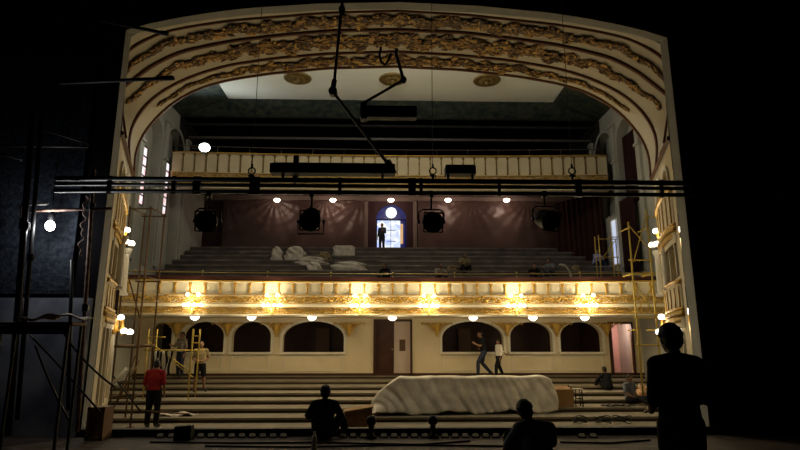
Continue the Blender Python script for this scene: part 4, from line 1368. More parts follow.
# right scaffold in front of the balcony
SY3 = 18.6
z0 = stepz(SY3)
a, b = at(634, 290, SY3), at(653.5, 290, SY3)
wd = b.x - a.x
t = thing('yellow_scaffold', 'tall yellow tube scaffold rising past the right end of the balcony', 'scaffold', (a.x, SY3, z0))
Z = lambda py, Y=SY3: at(640, py, Y).z - z0
zt = Z(207)
for (x, y, top) in ((0, 0, Z(222)), (wd, 0, Z(210))):
    o = bar('post', (x, y, 0), (x, y, top), .032, M['scaf'], t)
    mb = MB(); mb.box((x, y, .01), (.14, .14, .02)); mb.build('base_plate', M['scaf'], o)
for py in (217, 260, 274, 318, 345):
    bar('ledger', (-.1, 0, Z(py)) if py != 217 else (wd - .05, 0, Z(py)), (wd + .55, 0, Z(py)), .022, M['scaf'], t)
for py in (228, 274, 330):
    for x in (0, wd): bar('transom', (x, -.1, Z(py)), (x, .75, Z(py)), .022, M['scaf'], t)
for (x0, p0, x1, p1) in ((.05, 262, wd - .05, 218), (0, 226, wd, 250), (0, 282, wd, 318), (wd, 285, 0, 312)):
    bar('brace', (x0, -.04, Z(p0)), (x1, -.04, Z(p1)), .02, M['scaf'], t)
# second, lower scaffold standing on the balcony
a, b = at(597.5, 250, 21.5), at(630, 250, 21.5)
zb = tierz(21.5); wd = b.x - a.x
t = thing('balcony_scaffold', 'low yellow tube frame standing on the balcony before the bright right window', 'scaffold', (a.x, 21.3, zb))
Z2 = lambda py: at(612, py, 21.5).z - zb
for (x, top) in ((0, 236), (wd * .52, 240)):
    for y in (0, .4):
        o = bar('post', (x, y, 0), (x, y, Z2(top)), .026, M['scaf'], t)
for py in (240, 258): bar('ledger', (-.05, 0, Z2(py)), (wd * .56, 0, Z2(py)), .02, M['scaf'], t)
bar('ledger', (wd * .3, 0, Z2(238)), (wd * .6, 0, Z2(238)), .02, M['scaf'], t)
bar('brace', (0, -.03, Z2(262)), (wd * .48, -.03, Z2(242)), .017, M['scaf'], t)
zb = tierz(22.1)
mb = MB()
a3 = at(600, 268, 22.1)
mb.grid(lambda u, v: V((a3.x + 1.35 * u, 21.98 + .45 * v, zb + .30 + .08 * math.sin(u * 9) * v + .06 * math.sin(u * 4 + v * 6))), 16, 8)
tag(mb.build('blue_cloth', M['bluewhite'], smooth=True, solid=.03), 'blue and white cloth heaped on the balcony by the bright right window', 'cloth')
mb = MB(); mb.rings([[(a3.x, 21.98, zb), (a3.x + 1.35, 21.98, zb), (a3.x + 1.35, 22.42, zb), (a3.x, 22.42, zb)], [(a3.x, 21.98, zb + .18), (a3.x + 1.35, 21.98, zb + .18), (a3.x + 1.35, 22.42, zb + .18), (a3.x, 22.42, zb + .18)]])
tag(mb.build('work_bench', M['wood']), 'low bench under the blue and white cloth on the balcony', 'bench')

# ------------------------------------------------------------------ heap under the white sheet
xa, xb = at(371, 415, 16.9).x, at(556, 408, 17.6).x
CY0, CY1 = 16.75, 18.35
NU, NVV = 110, 46
rr = random.Random(3)


def sheet(u, v):
    x = xa + (xb - xa) * u
    topz = at(470, 376.5, 17.9).z
    yb = CY0 + .55 * u
    base = stepz(yb) + .02
    e = min(1, u / .15) ** 0.55 if u < .15 else (1 - .10 * ((u - .93) / .07) ** 2 if u > .93 else 1.0)
    top = base + (topz - base) * (.10 + .90 * e) + .012 * math.sin(u * 21) * e
    w1 = math.sin(u * 40); w2 = math.sin(u * 17 + 1)
    if v < .52:                                       # hanging front
        f = v / .52
        d = u * 6.2 + f * .55                          # folds lean to the right as they fall
        rid = abs(math.sin(d * 6.1)) ** .7 * .10 + abs(math.sin(d * 10.7 + 1 + 2 * w2 * .3)) ** .7 * .07 + .02 * math.sin(d * 23)
        flare = (1 - f) ** 1.6 * .28
        hem = .045 * (1 + math.sin(u * 19)) + .02 * math.sin(u * 53)
        z = base + max(0, hem) * (1 - f) + (top - base) * f ** .92
        y = yb + .40 - flare - rid * (1 - f * .7) + .12 * f
    elif v < .74:                                     # top
        f = (v - .52) / .22
        z = top + .02 * math.sin(f * PI) + .012 * math.sin(u * 40 + f * 4) * math.sin(f * PI)
        y = yb + .52 + (CY1 - yb - .74) * f
    else:
        f = (v - .74) / .26
        z = top + (stepz(18.4) - top) * f * .9
        y = CY1 - .22 + .25 * f + .05 * math.sin(u * 50)
    return V((x + .05 * math.sin(v * 9 + u * 6), y, z))


t = thing('covered_heap', 'long heap on the steps covered with a folded dusty white sheet', 'covered heap', ((xa + xb) / 2, CY0 + .4, stepz(CY0)))
mb = MB(); mb.grid(sheet, NU, NVV)
o = mb.build('white_sheet', M['cloth'], smooth=True, solid=.012); o.parent = t; o.matrix_parent_inverse = Matrix.Translation(-V(t.location))
mb = MB(); mb.box(((xa + xb) / 2 + .2, 17.95, -.02), (xb - xa - 2.0, .35, .5))
o = mb.build('stacked_boards', M['wood']); o.parent = t; o.matrix_parent_inverse = Matrix.Translation(-V(t.location))
# loose end of the sheet at the left
a = at(385, 417, 16.2)
# boxes beside the heap
p = at(343, 426, 15.75); q = at(372, 408, 15.75)
zb = stepz(15.8)
w_, h_ = q.x - p.x, q.z - zb
t = thing('wooden_chest', 'brown wooden chest with sloping lid left of the sheeted heap', 'chest', ((p.x + q.x) / 2, 15.95, zb))
mb = MB(); mb.rings([[(-w_ / 2, -.3, 0), (w_ / 2, -.3, 0), (w_ / 2, .3, 0), (-w_ / 2, .3, 0)], [(-w_ / 2, -.3, h_ * .72), (w_ / 2, -.3, h_), (w_ / 2, .3, h_), (-w_ / 2, .3, h_ * .72)]]); mb.build('carcass', M['wood'], t)
mb = MB(); mb.rings([[(-w_ / 2 - .03, -.34, h_ * .72), (w_ / 2 + .03, -.34, h_), (w_ / 2 + .03, .34, h_), (-w_ / 2 - .03, .34, h_ * .72)], [(-w_ / 2 - .03, -.34, h_ * .72 + .05), (w_ / 2 + .03, -.34, h_ + .05), (w_ / 2 + .03, .34, h_ + .05), (-w_ / 2 - .03, .34, h_ * .72 + .05)]]); mb.build('lid', M['card'], t)
p = at(546, 408, 17.9); q = at(563, 387, 17.9)
zb = stepz(17.9)
w_, h_ = q.x - p.x, q.z - zb
t = thing('cardboard_box', 'brown cardboard box at the right end of the sheeted heap', 'box', ((p.x + q.x) / 2 + .26, 18.0, zb), .12)
mb = MB(); mb.box((0, 0, h_ * .45), (w_ * 1.0, .5, h_ * .9)); mb.build('carton', M['card'], t, bevel=.01)
mb = MB(); mb.box((-.04, -.10, h_ * .95), (w_ * .9, .3, .015), Quaternion((1, 0, 0), .35)); mb.box((.05, .16, h_ * .96), (w_ * .9, .25, .015), Quaternion((1, 0, 0), -.5)); mb.build('flap', M['card'], t)
t = thing('small_stool', 'small dark stool with pale top beside the cardboard box', 'stool', at(578.5, 408, 17.9))
t.location.z = zb
for sx in (-.1, .1):
    for sy in (-.1, .1): bar('leg', (sx * 1.15, sy * 1.15, 0), (sx, sy, .52), .018, M['black'], t)
mb = MB(); mb.box((0, 0, .53), (.27, .27, .03)); mb.build('seat', M['cloth'], t)
mb = MB(); mb.box((0, -.11, .25), (.22, .02, .03)); mb.build('stretcher', M['black'], t)
# cables in coils on the right steps
for k, (px, py, Y, R, lab) in enumerate(((580, 421, 15.9, .17, 'black cable coil on the lowest step, leftmost of three'), (603, 420, 15.9, .20, 'black cable coil on the lowest step, middle of three'), (622, 417, 16.0, .22, 'black cable coil on the lowest step, rightmost of three, by the reclining person'))):
    c = at(px, py, Y)
    mb = MB()
    z = stepz(Y)
    mb.tube([(c.x + R * math.cos(j * .42) * (1 + .12 * math.sin(j * .9)), Y + R * 1.3 * math.sin(j * .42), z + .02 + .06 * (1 + math.sin(j * .7 + k)) + .002 * j) for j in range(60)], .012, 5)
    tag(mb.build('cable_coil', M['black'], smooth=True), lab, 'cable', 'cable coils on the right steps')
mb = MB()
for k in range(5):
    c = at(606 + k * 5, 399 - (k % 2) * 3, 17.9)
    mb.tube([(c.x + .2 * math.cos(j * .5), 17.8 + .2 * math.sin(j * .5), stepz(17.8) + .02 + .03 * abs(math.sin(j + k))) for j in range(14)], .012, 5)
tag(mb.build('cable', M['black']), 'tangle of thin black cable on the middle steps at the right', 'cable')
# patterned bag
a = at(644, 400, 18.9)
t = thing('patterned_bag', 'orange and cream patterned bag beside the reclining person', 'bag', (a.x, 18.9, stepz(18.9)))
zc = at(646, 393, 18.9).z - stepz(18.9)
mb = MB(); mb.loft([(0, 0, .12), (0, 0, .35), (-.02, 0, zc + .02), (-.06, 0, zc + .2)], (.2, .24, .2, .12), (.13, .16, .13, .07)); mb.build('bag_body', M['orange'], t, smooth=True)
mb = MB(); mb.tube([(-.14, 0, zc + .12), (-.12, 0, zc + .3), (.02, 0, zc + .32), (.06, 0, zc + .12)], .015, 6); mb.build('handle', M['whitecloth'], t)


# crumpled sheets and boards on the balcony tiers
def lump(name, lab, px0, px1, py0, py1, m, cat, seed, flat=False):
    # rest on the tier whose front shows at py1
    best = None
    for k in range(TN):
        Y = TY + k * TS + .35
        z = TZ + k * TR
        e = abs(at((px0 + px1) / 2, py1, Y).z - z)
        if best is None or e < best[0]: best = (e, Y, z)
    Y, z = best[1], best[2]
    a, b = at(px0, py1, Y), at(px1, py0, Y)
    w_, h_ = b.x - a.x, max(.12, b.z - a.z)
    r_ = random.Random(seed)
    ph = [(r_.uniform(3, 9), r_.uniform(3, 9), r_.uniform(0, 6)) for _ in range(5)]
    mb = MB()

    def f(u, v):
        th = 2 * PI * u; al = PI / 2 * v
        n = 1 + sum(.09 * math.sin(p * math.cos(th) * math.cos(al) + q * math.sin(al) * 2 + s + 3 * th * (1 if i % 2 else 0)) for i, (p, q, s) in enumerate(ph)) * (1 if not flat else .3)
        ex = .75 if not flat else .3
        cx = math.copysign(abs(math.cos(th)) ** ex, math.cos(th)) * math.cos(al) ** ex
        cy = math.copysign(abs(math.sin(th)) ** ex, math.sin(th)) * math.cos(al) ** ex
        return V((cx * w_ / 2 * n, cy * .3 * n, h_ * math.sin(al) ** (.8 if not flat else .3) * (.92 + .08 * n)))
    mb.grid(f, 40, 12)
    return tag(mb.build(name, m, smooth=True, loc=((a.x + b.x) / 2, Y, z)), lab, cat)


lump('white_sack', 'pale sack at the left end of the balcony heap, smaller upright one', 271, 283, 248, 262, M['sheet'], 'sack', 1)
lump('white_sack', 'pale rounded sack second from the left in the balcony heap', 285, 305, 248.5, 263, M['sheet'], 'sack', 2)
lump('crumpled_sheet', 'long crumpled pale sheet spread in the middle of the balcony heap', 296, 326, 255, 264, M['sheet'], 'sheet', 3)
lump('crumpled_sheet', 'small crumpled sheet in front, below the middle of the balcony heap', 307, 321, 260, 269, M['sheet'], 'sheet', 4)
lump('rolled_sheet', 'long pale roll in front at the right of the balcony heap', 330, 366, 260.5, 270, M['sheet'], 'sheet', 5)
lump('rolled_board', 'flat pale board at the back right of the balcony heap', 333, 355, 248, 258.5, M['sheet'], 'board', 6, True)
lump('cloth_bundle', 'small dark knotted bundle in the middle of the balcony heap', 318, 331, 250, 259, M['khaki'], 'bundle', 8)
lump('cloth_strip', 'faint pale cloth strip on the dark tiers at the left of the balcony', 228, 252, 253, 257, M['tier'], 'cloth', 9)
lump('cloth_bundle', 'small yellowish bundle on the balcony left of the blue-shirted person', 571, 580, 265, 271.5, M['khaki'], 'bundle', 10)
lump('cloth_bundle', 'low pale bundle on the balcony between the two seated men right of the daylit door', 446, 457, 264, 270, M['khaki'], 'bundle', 12)
# curved hose on the balcony
c = at(561, 260, 23.2)
mb = MB()
mb.tube([(c.x + .42 * math.cos(a_), 23.2, tierz(23.2) + .06 + .62 * max(0, math.sin(a_)) * 1.2 + .0) for a_ in [(-.05 + .62 * j / 12) * PI for j in range(13)]], .05, 8)
tag(mb.build('curved_hose', M['sheet'], smooth=True), 'pale hose bent in an arch on the right of the balcony tiers', 'hose')

# ------------------------------------------------------------------ people
STAND = dict(pelvis=(0, 0, .93), waist=(0, .0, 1.06), chest=(0, .0, 1.26), neck=(0, -.015, 1.43), head=(0, .015, 1.585),
             shL=(-.18, -.01, 1.375), shR=(.18, -.01, 1.375), elL=(-.235, -.03, 1.10), elR=(.235, -.03, 1.10), wrL=(-.245, .05, .86), wrR=(.245, .05, .86),
             haL=(-.245, .10, .70), haR=(.245, .10, .70),
             hipL=(-.09, 0, .90), hipR=(.09, 0, .90), knL=(-.105, .025, .49), knR=(.105, .025, .49), anL=(-.11, -.02, .085), anR=(.11, -.02, .085), toL=(-.135, .17, .03), toR=(.135, .17, .03))


def fuse(mb, name, m, parent, voxel, smooth=4):
    """one continuous skin over the overlapping volumes"""
    me = bpy.data.meshes.new('tmp'); mb.b.normal_update(); mb.b.to_mesh(me); mb.b.free()
    o = bpy.data.objects.new('tmp', me); COL.objects.link(o)
    md = o.modifiers.new('r', 'REMESH'); md.mode = 'VOXEL'; md.voxel_size = voxel; md.use_smooth_shade = True
    sm = o.modifiers.new('s', 'SMOOTH'); sm.iterations = smooth; sm.factor = .5
    dg = bpy.context.evaluated_depsgraph_get()
    e = o.evaluated_get(dg)
    me2 = bpy.data.meshes.new_from_object(e, depsgraph=dg)
    me2.name = name
    bpy.data.objects.remove(o); bpy.data.meshes.remove(me)
    me2.materials.clear(); me2.materials.append(m)
    for p in me2.polygons: p.use_smooth = True
    r = bpy.data.objects.new(name, me2); COL.objects.link(r)
    r.parent = parent
    return r


def lerp(a, b, f): return V(a).lerp(V(b), f)


def person(label, loc, rz, H=1.7, pose=None, shirt=None, sleeve=.9, trousers=None, hem=1.0, shoes=None, hair='hair', voxel=.012, head_dir=(0, 1, 0), curl=.5, group=None, bulk=1.0, hv=1.0):
    s = H / 1.7
    J = {k: V(v) for k, v in STAND.items()}
    if pose:
        for k, v in pose.items(): J[k] = V(v)
    J = {k: v * s for k, v in J.items()}
    root = thing('person', label, 'person', loc, rz, group)
    side = (J['shR'] - J['shL']).normalized()
    hside = (J['hipR'] - J['hipL']).normalized()
    mside = (side + hside).normalized()
    g = s * bulk
    mb = MB()
    # trunk
    tr = [J['pelvis'] - (J['waist'] - J['pelvis']).normalized() * .03 * s, J['pelvis'], J['waist'], J['chest'], lerp(J['chest'], J['neck'], .62), lerp(J['chest'], J['neck'], .9)]
    mb.loft(tr, [.135 * g, .155 * g, .135 * g, .165 * g, .15 * g, .07 * s], [.10 * g, .115 * g, .10 * g, .118 * g, .09 * g, .06 * s], mside, 16)
    mb.loft([J['shL'], lerp(J['shL'], J['neck'], .75) - V((0, 0, .015)), lerp(J['shR'], J['neck'], .75) - V((0, 0, .015)), J['shR']], [.062 * g, .062 * g, .062 * g, .062 * g], [.06 * g] * 4, (0, 1, 0), 12)
    mb.loft([lerp(J['chest'], J['neck'], .8), J['neck'], lerp(J['neck'], J['head'], .6)], [.062 * s, .055 * s, .052 * s], [.06 * s, .056 * s, .055 * s], side, 12)
    # head
    fd = V(head_dir).normalized()
    up = (J['head'] - J['neck']).normalized()
    up = (up + V((0, 0, .8))).normalized()
    rt = fd.cross(up).normalized(); up = rt.cross(fd).normalized()
    HM = Matrix((rt, fd, up)).transposed()
    hp = lambda x, y, z: J['head'] + HM @ (V((x, y, z)) * s)
    q = HM.to_quaternion()
    mb.ell(hp(0, -.005, .03), (.076 * s, .094 * s, .088 * s), 20, 14, q)
    mb.ell(hp(0, .012, -.035), (.062 * s, .078 * s, .082 * s), 18, 12, q)
    mb.ell(hp(0, .055, -.085), (.034 * s, .032 * s, .03 * s), 12, 8, q)                    # chin
    mb.loft([hp(0, .088, .01), hp(0, .105, -.03)], [.010 * s, .017 * s], [.010 * s, .013 * s], side, 8)   # nose
    mb.ell(hp(0, .082, -.062), (.026 * s, .012 * s, .010 * s), 10, 6, q)                   # lips
    for e in (-1, 1):
        mb.ell(hp(e * .079, -.005, -.01), (.012 * s, .024 * s, .034 * s), 8, 8, q)         # ears
        mb.ell(hp(e * .034, .078, .03), (.022 * s, .016 * s, .010 * s), 8, 6, q)           # brows
        mb.ell(hp(e * .032, .079, .008), (.014 * s, .010 * s, .010 * s), 8, 6, q)          # eyes
    # limbs
    for L in 'LR':
        mb.loft([J['sh' + L], lerp(J['sh' + L], J['el' + L], .4), J['el' + L], lerp(J['el' + L], J['wr' + L], .3), J['wr' + L]],
                [.052 * g, .048 * g, .039 * s, .042 * s, .027 * s], [.052 * g, .048 * g, .039 * s, .042 * s, .024 * s], side, 12)
        mb.loft([J['hip' + L], lerp(J['hip' + L], J['kn' + L], .35), J['kn' + L], lerp(J['kn' + L], J['an' + L], .3), J['an' + L]],
                [.088 * g, .083 * g, .056 * g, .058 * g, .038 * s], [.095 * g, .085 * g, .058 * g, .062 * g, .042 * s], side, 12)
        # foot
        an, to = J['an' + L], J['to' + L]
        dr = (to - an).normalized()
        mb.loft([an - dr * .035 * s - V((0, 0, .02 * s)), lerp(an, to, .45), to], [.036 * s, .040 * s, .040 * s], [.040 * s, .040 * s, .024 * s], (1, 0, 0), 10)
        # hand: palm, four fingers, thumb
        w, h = J['wr' + L], J['ha' + L]
        d = (h - w).normalized()
        sg = -1 if L == 'L' else 1
        across = V((0, 1, 0)) - d * d.y
        if across.length < .3: across = V((0, 0, 1)) - d * d.z
        across.normalize()
        inn = d.cross(across).normalized()
        if inn.x * sg > 0: inn = -inn
        mb.loft([w, w + d * .045 * s, w + d * .085 * s], [.027 * s, .040 * s, .040 * s], [.018 * s, .017 * s, .014 * s], across, 10)
        for k, ln in enumerate((.072, .082, .077, .060)):
            o = across * (.031 - .0205 * k) * s
            p0 = w + d * .085 * s + o
            p1 = p0 + (d + across * (.14 - .09 * k)).normalized() * ln * .45 * s
            dd = (d + inn * curl * 1.2).normalized()
            p2 = p1 + dd * ln * .32 * s
            d3 = (d + inn * curl * 2.6).normalized()
            mb.loft([p0, p1, p2, p2 + d3 * ln * .25 * s], [.0095 * s, .009 * s, .0085 * s, .007 * s], [.0095 * s, .009 * s, .0085 * s, .007 * s], across, 8)
        p0 = w + d * .03 * s + across * .032 * s
        p1 = p0 + (across * .8 + d * .8 + inn * .3).normalized() * .04 * s
        mb.loft([p0, p1, p1 + (d + inn * .5 + across * .15).normalized() * .034 * s], [.014 * s, .0115 * s, .009 * s], [.013 * s, .011 * s, .009 * s], inn, 8)
    fuse(mb, 'body', M['skin'], root, voxel)
    cv = max(voxel, .011)
    if hair:
        mb = MB()
        mb.ell(hp(0, -.016, .042), (.083 * s * hv, .096 * s * hv, .088 * s * hv), 20, 14, q)
        mb.ell(hp(0, -.045, -.01), (.078 * s * hv, .068 * s * hv, .078 * s * hv), 16, 10, q)
        if hv > 1:
            rq = random.Random(int(H * 1000))
            for _ in range(26):
                d_ = V((rq.uniform(-1, 1), rq.uniform(-1, .5), rq.uniform(-.1, 1))).normalized()
                mb.ell(hp(d_.x * .085 * hv, -.016 + d_.y * .094 * hv, .04 + d_.z * .084 * hv), (.013 * s,) * 3, 8, 6)
        fuse(mb, 'hair', M[hair], root, cv, 3)
    if shirt:
        mb = MB()
        k = .016 * s
        t2 = [lerp(J['pelvis'], J['waist'], .05), J['waist'], J['chest'], lerp(J['chest'], J['neck'], .62), lerp(J['chest'], J['neck'], .84)]
        mb.loft(t2, [.158 * g + k, .148 * g + k, .167 * g + k, .15 * g + k, .078 * s + k], [.118 * g + k, .112 * g + k, .12 * g + k, .092 * g + k, .066 * s + k], mside, 18, er=.12)
        mb.loft([J['shL'], lerp(J['shL'], J['neck'], .72) - V((0, 0, .015)), lerp(J['shR'], J['neck'], .72) - V((0, 0, .015)), J['shR']], [.062 * g + k] * 4, [.06 * g + k] * 4, (0, 1, 0), 12)
        for L in 'LR':
            sh, el, wr = J['sh' + L], J['el' + L], J['wr' + L]
            pts = [sh, lerp(sh, el, .5)]
            rad = [.054 * g + k, .05 * g + k]
            if sleeve > .5:
                pts.append(el if sleeve >= 1 else lerp(sh, el, sleeve)); rad.append(.044 * g + k)
            if sleeve > 1:
                pts.append(lerp(el, wr, min(.93, sleeve - 1))); rad.append(.034 * s + k)
            mb.loft(pts, rad, rad, side, 12)
        fuse(mb, 'shirt', M[shirt], root, cv)
    if trousers:
        mb = MB()
        k = .014 * s
        mb.loft([J['pelvis'] - (J['waist'] - J['pelvis']).normalized() * .02 * s, J['pelvis'], lerp(J['pelvis'], J['waist'], .55)], [.140 * g + k, .158 * g + k, .146 * g + k], [.105 * g + k, .12 * g + k, .11 * g + k], hside, 16)
        for L in 'LR':
            hi, kn, an = J['hip' + L], J['kn' + L], J['an' + L]
            pts = [hi, lerp(hi, kn, .4)]; rad = [.092 * g + k, .086 * g + k]
            if hem < .5:
                pts.append(lerp(hi, kn, hem * 2)); rad.append(.075 * g + k)
            else:
                pts.append(kn); rad.append(.062 * g + k)
                f = min(.96, (hem - .5) * 2)
                if f > .05:
                    if f > .4: pts.append(lerp(kn, an, .35)); rad.append(.062 * g + k)
                    pts.append(lerp(kn, an, f)); rad.append(.048 * g + k)
            mb.loft(pts, rad, rad, side, 12)
        fuse(mb, 'trousers', M[trousers], root, cv)
    if shoes:
        for L in 'LR':
            an, to = J['an' + L], J['to' + L]
            dr = (to - an).normalized()
            mb = MB()
            mb.loft([an - dr * .035 * s - V((0, 0, .015 * s)), lerp(an, to, .45), to], [.046 * s, .050 * s, .050 * s], [.050 * s, .050 * s, .034 * s], (1, 0, 0), 10)
            fuse(mb, 'shoe', M[shoes], root, cv, 2)
    return root


# tall silhouette at the right, back turned, forearms raised in front
p = at(678.5, 400, 4.75)
person('tall man standing in the right foreground, seen from behind as a black silhouette', (p.x, 4.75, 0), .06, 1.725,
       dict(shL=(-.17, -.01, 1.375), shR=(.17, -.01, 1.375), elL=(-.215, -.01, 1.09), wrL=(-.14, .19, .98), haL=(-.07, .30, 1.0), elR=(.25, .0, 1.10), wrR=(.16, .22, 1.03), haR=(.06, .33, 1.05), head=(-.012, .02, 1.585)),
       'darkcloth', 1.0, 'darkcloth', 1.0, 'leather', voxel=.008, curl=.6, bulk=1.0, hv=1.10)
# man sitting on the stage, back turned, knees up
SIT = dict(pelvis=(0, 0, .12), waist=(0, .02, .25), chest=(0, .07, .45), neck=(0, .12, .62), head=(0, .17, .765),
           shL=(-.18, .10, .565), shR=(.18, .10, .565), elL=(-.27, .20, .36), elR=(.27, .22, .36), wrL=(-.20, .40, .42), wrR=(.20, .40, .42), haL=(-.10, .48, .43), haR=(.10, .48, .43),
           hipL=(-.10, .03, .115), hipR=(.10, .03, .115), knL=(-.20, .38, .46), knR=(.22, .38, .46), anL=(-.14, .62, .085), anR=(.16, .62, .085), toL=(-.16, .80, .03), toR=(.2, .80, .03))
p = at(323, 440, 9.6)
pz = dict(SIT); pz.update(elL=(-.30, .10, .36), wrL=(-.20, .33, .30), haL=(-.1, .42, .36), knR=(.28, .26, .36), anR=(.32, .50, .085), toR=(.38, .66, .03), elR=(.29, .16, .36), wrR=(.30, .32, .40), haR=(.30, .42, .38), head=(.0, .16, .765))
person('man sitting on the stage with knees drawn up, beside the water bottle, seen from behind', (p.x, 9.6, 0), -.05, 1.62, pz, 'darkcloth', 1.1, 'darkcloth', 1.0, 'leather', voxel=.009, bulk=1.05, hv=1.14)
p = at(538, 440, 6.7)
pz = dict(SIT); pz.update(head=(-.07, .20, .75), neck=(-.025, .13, .615), elL=(-.33, .16, .34), wrL=(-.25, .38, .25), haL=(-.2, .46, .24))
person('man sitting low in the bottom foreground, head bent to the left, seen from behind', (p.x, 6.7, 0.0), .12, 1.74, pz, 'greyblue', .8, 'darkcloth', 1.0, 'leather', voxel=.008, bulk=1.05, hv=1.10)
# red shirt
p = at(150, 428, 15.65)
person('man in a red shirt and dark trousers standing at the left, back turned', (p.x, 15.72, stepz(15.7)), .1, 1.76, dict(elL=(-.25, .0, 1.10), wrL=(-.22, .14, .90), haL=(-.2, .2, .76), head=(.0, .05, 1.575)),
       'red', .95, 'darkcloth', 1.0, 'leather', bulk=1.08)
# man in shorts
p = at(198.5, 389, 20.4)
person('man in khaki shirt and dark shorts standing on the steps with hands at his waist', (p.x, 20.4, stepz(20.4)), PI + .35, 1.74,
       dict(elL=(-.27, -.04, 1.12), wrL=(-.12, .15, 1.04), haL=(-.03, .2, 1.05), elR=(.27, -.04, 1.12), wrR=(.12, .16, 1.03), haR=(.03, .2, 1.05), knL=(-.14, .03, .49), anL=(-.18, -.02, .085), toL=(-.24, .15, .03), anR=(.15, -.02, .085)),
       'khaki', .9, 'darkcloth', .42, 'leather', curl=.9)
p = at(179.5, 374, 22.3)
person('man in a pale checked shirt standing by the left arches behind the trestle', (p.x, 22.3, FZ), PI - .5, 1.70, dict(elR=(.26, .1, 1.15), wrR=(.2, .33, 1.2), haR=(.18, .45, 1.24)), 'check', .9, 'jeans', 1.0, 'leather')
# walking pair before the wide right arch
p = at(484.5, 375, 22.2)
person('man in dark clothes striding left before the wide right arch', (p.x, 22.2, FZ), PI / 2, 1.74,
       dict(knL=(-.10, .25, .52), anL=(-.10, .26, .10), toL=(-.11, .44, .05), knR=(.10, .06, .49), anR=(.1, -.26, .13), toR=(.12, -.12, .03), chest=(0, .05, 1.25), neck=(0, .07, 1.42), head=(0, .12, 1.57), shL=(-.18, .05, 1.37), shR=(.18, .05, 1.37), elR=(.23, -.1, 1.12), wrR=(.2, .1, 1.0), haR=(.16, .2, 1.06), elL=(-.22, .16, 1.12), wrL=(-.2, .34, 1.2), haL=(-.18, .44, 1.28)),
       'darkcloth', .6, 'jeans', 1.0, 'leather')
p = at(499.5, 376, 22.0)
person('shorter person in a loose white shirt walking behind the striding man, arm swung back', (p.x, 22.0, FZ), PI / 2 + .3, 1.42,
       dict(knL=(-.10, .2, .5), anL=(-.10, .22, .10), toL=(-.11, .38, .05), knR=(.10, -.04, .5), anR=(.1, -.22, .12), toR=(.12, -.06, .03), elR=(.26, -.26, 1.16), wrR=(.24, -.5, 1.02), haR=(.22, -.62, .94)),
       'whitecloth', 1.5, 'darkcloth', 1.0, 'leather', bulk=1.15)
# sitting on the steps at the right
SITC = dict(pelvis=(0, 0, .10), waist=(0, .03, .23), chest=(0, .10, .42), neck=(0, .16, .58), head=(0, .20, .725),
            shL=(-.18, .14, .535), shR=(.18, .14, .535), elL=(-.26, .28, .36), elR=(.26, .28, .36), wrL=(-.17, .46, .40), wrR=(.17, .46, .40), haL=(-.07, .52, .4), haR=(.07, .52, .4),
            hipL=(-.10, .04, .095), hipR=(.10, .04, .095), knL=(-.16, .42, .37), knR=(.16, .42, .37), anL=(-.13, .50, -.03), anR=(.13, .50, -.03), toL=(-.15, .68, -.09), toR=(.15, .68, -.09))
p = at(609, 386, 20.55)
person('person in dark clothes crouched sitting on the upper steps below the right door', (p.x, 20.55, stepz(20.55)), .35, 1.66, dict(SITC, anL=(-.13, .56, .07), toL=(-.15, .70, .03), anR=(.13, .56, .07), toR=(.15, .70, .03)), 'darkcloth', 1.5, 'darkcloth', 1.0, 'leather')
p = at(634, 391, 18.3)
Ys = 18.3
person('person in a grey-blue shirt reclining on the right steps with legs stretched out', (p.x - .05, Ys + .25, stepz(Ys + .25) + .02), PI + .45, 1.72,
       dict(pelvis=(0, 0, .12), waist=(0, .0, .27), chest=(.02, .02, .47), neck=(.03, .05, .63), head=(.04, .09, .78), shL=(-.17, .03, .58), shR=(.2, .03, .58), elL=(-.28, -.05, .36), elR=(.28, .08, .36), wrL=(-.25, .05, .15), wrR=(.22, .28, .25), haL=(-.24, .12, .06), haR=(.16, .36, .2),
            hipL=(-.10, .04, .11), hipR=(.10, .04, .11), knL=(-.14, .50, .20), knR=(.14, .50, .22), anL=(-.12, .92, .0), anR=(.14, .92, .02), toL=(-.15, 1.02, .12), toR=(.18, 1.02, .14)),
       'greyblue', .9, 'darkcloth', 1.0, 'leather')
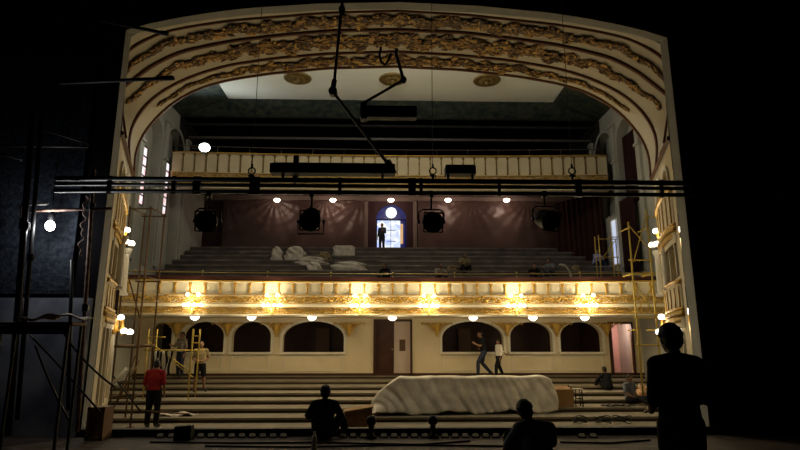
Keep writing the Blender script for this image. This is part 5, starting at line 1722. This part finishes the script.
# doorway silhouette
p = at(382, 250, 30.9)
person('dark figure standing outside the daylit balcony door', (p.x, YW - .02, BZ + .0), PI - .4, 1.62, dict(elL=(-.26, .1, 1.12), wrL=(-.2, .3, 1.2), haL=(-.16, .38, 1.25)), 'jeans', 1.6, 'jeans', 1.0, 'leather')
# people sitting along the balcony
for (px, py, Yq, lab, sh, tr, rz) in ((387, 264.5, 22.4, 'small dark figure sitting on the balcony below the daylit door', 'darkcloth', 'darkcloth', PI - .6),
                                   (438, 261.5, 22.6, 'person in a greyish shirt sitting on the balcony right of the door', 'check', 'darkcloth', PI + .4),
                                   (463, 252.5, 23.9, 'larger person in dull yellow sitting on the balcony, leaning forward', 'khaki', 'darkcloth', PI + .2),
                                   (533, 263.5, 22.5, 'dim dark-clothed person sitting low on the balcony, second left of the bent hose', 'darkcloth', 'jeans', PI),
                                   (551, 258.5, 22.5, 'dim person in grey sitting on the balcony just left of the bent hose', 'greyblue', 'jeans', PI - .8),
                                   (594.5, 251, 22.6, 'person in a blue and white shirt sitting at the right end of the balcony', 'bluewhite', 'jeans', PI + .5)):
    best = None
    for k in range(TN):
        Y = TY + k * TS + .52
        z = TZ + k * TR
        e = abs(z + .84 - at(px, py, Y).z)
        if best is None or e < best[0]: best = (e, Y, z)
    Y, z = best[1], best[2]
    x = at(px, py, Y).x
    person(lab, (x, Y, z), rz, 1.68, dict(SITC, anL=(-.13, .50, -.24), anR=(.13, .50, -.24), toL=(-.15, .68, -.29), toR=(.15, .68, -.29), knL=(-.16, .42, .22), knR=(.16, .42, .22)), sh, .9, tr, 1.0, 'leather', voxel=.014)

# ------------------------------------------------------------------ air, exposure
wd_ = bpy.data.worlds.new('world')
S.world = wd_
wd_.use_nodes = True
wd_.node_tree.nodes['Background'].inputs['Color'].default_value = (.5, .55, .7, 1)
wd_.node_tree.nodes['Background'].inputs['Strength'].default_value = 0.0008
S.view_settings.view_transform = 'Standard'
S.view_settings.look = 'None'
S.view_settings.gamma = 1
S.view_settings.use_curve_mapping = False
S.view_settings.exposure = 0.0
S.cycles.max_bounces = 6
S.cycles.diffuse_bounces = 4
S.cycles.use_denoising = True
S.cycles.sample_clamp_indirect = 3
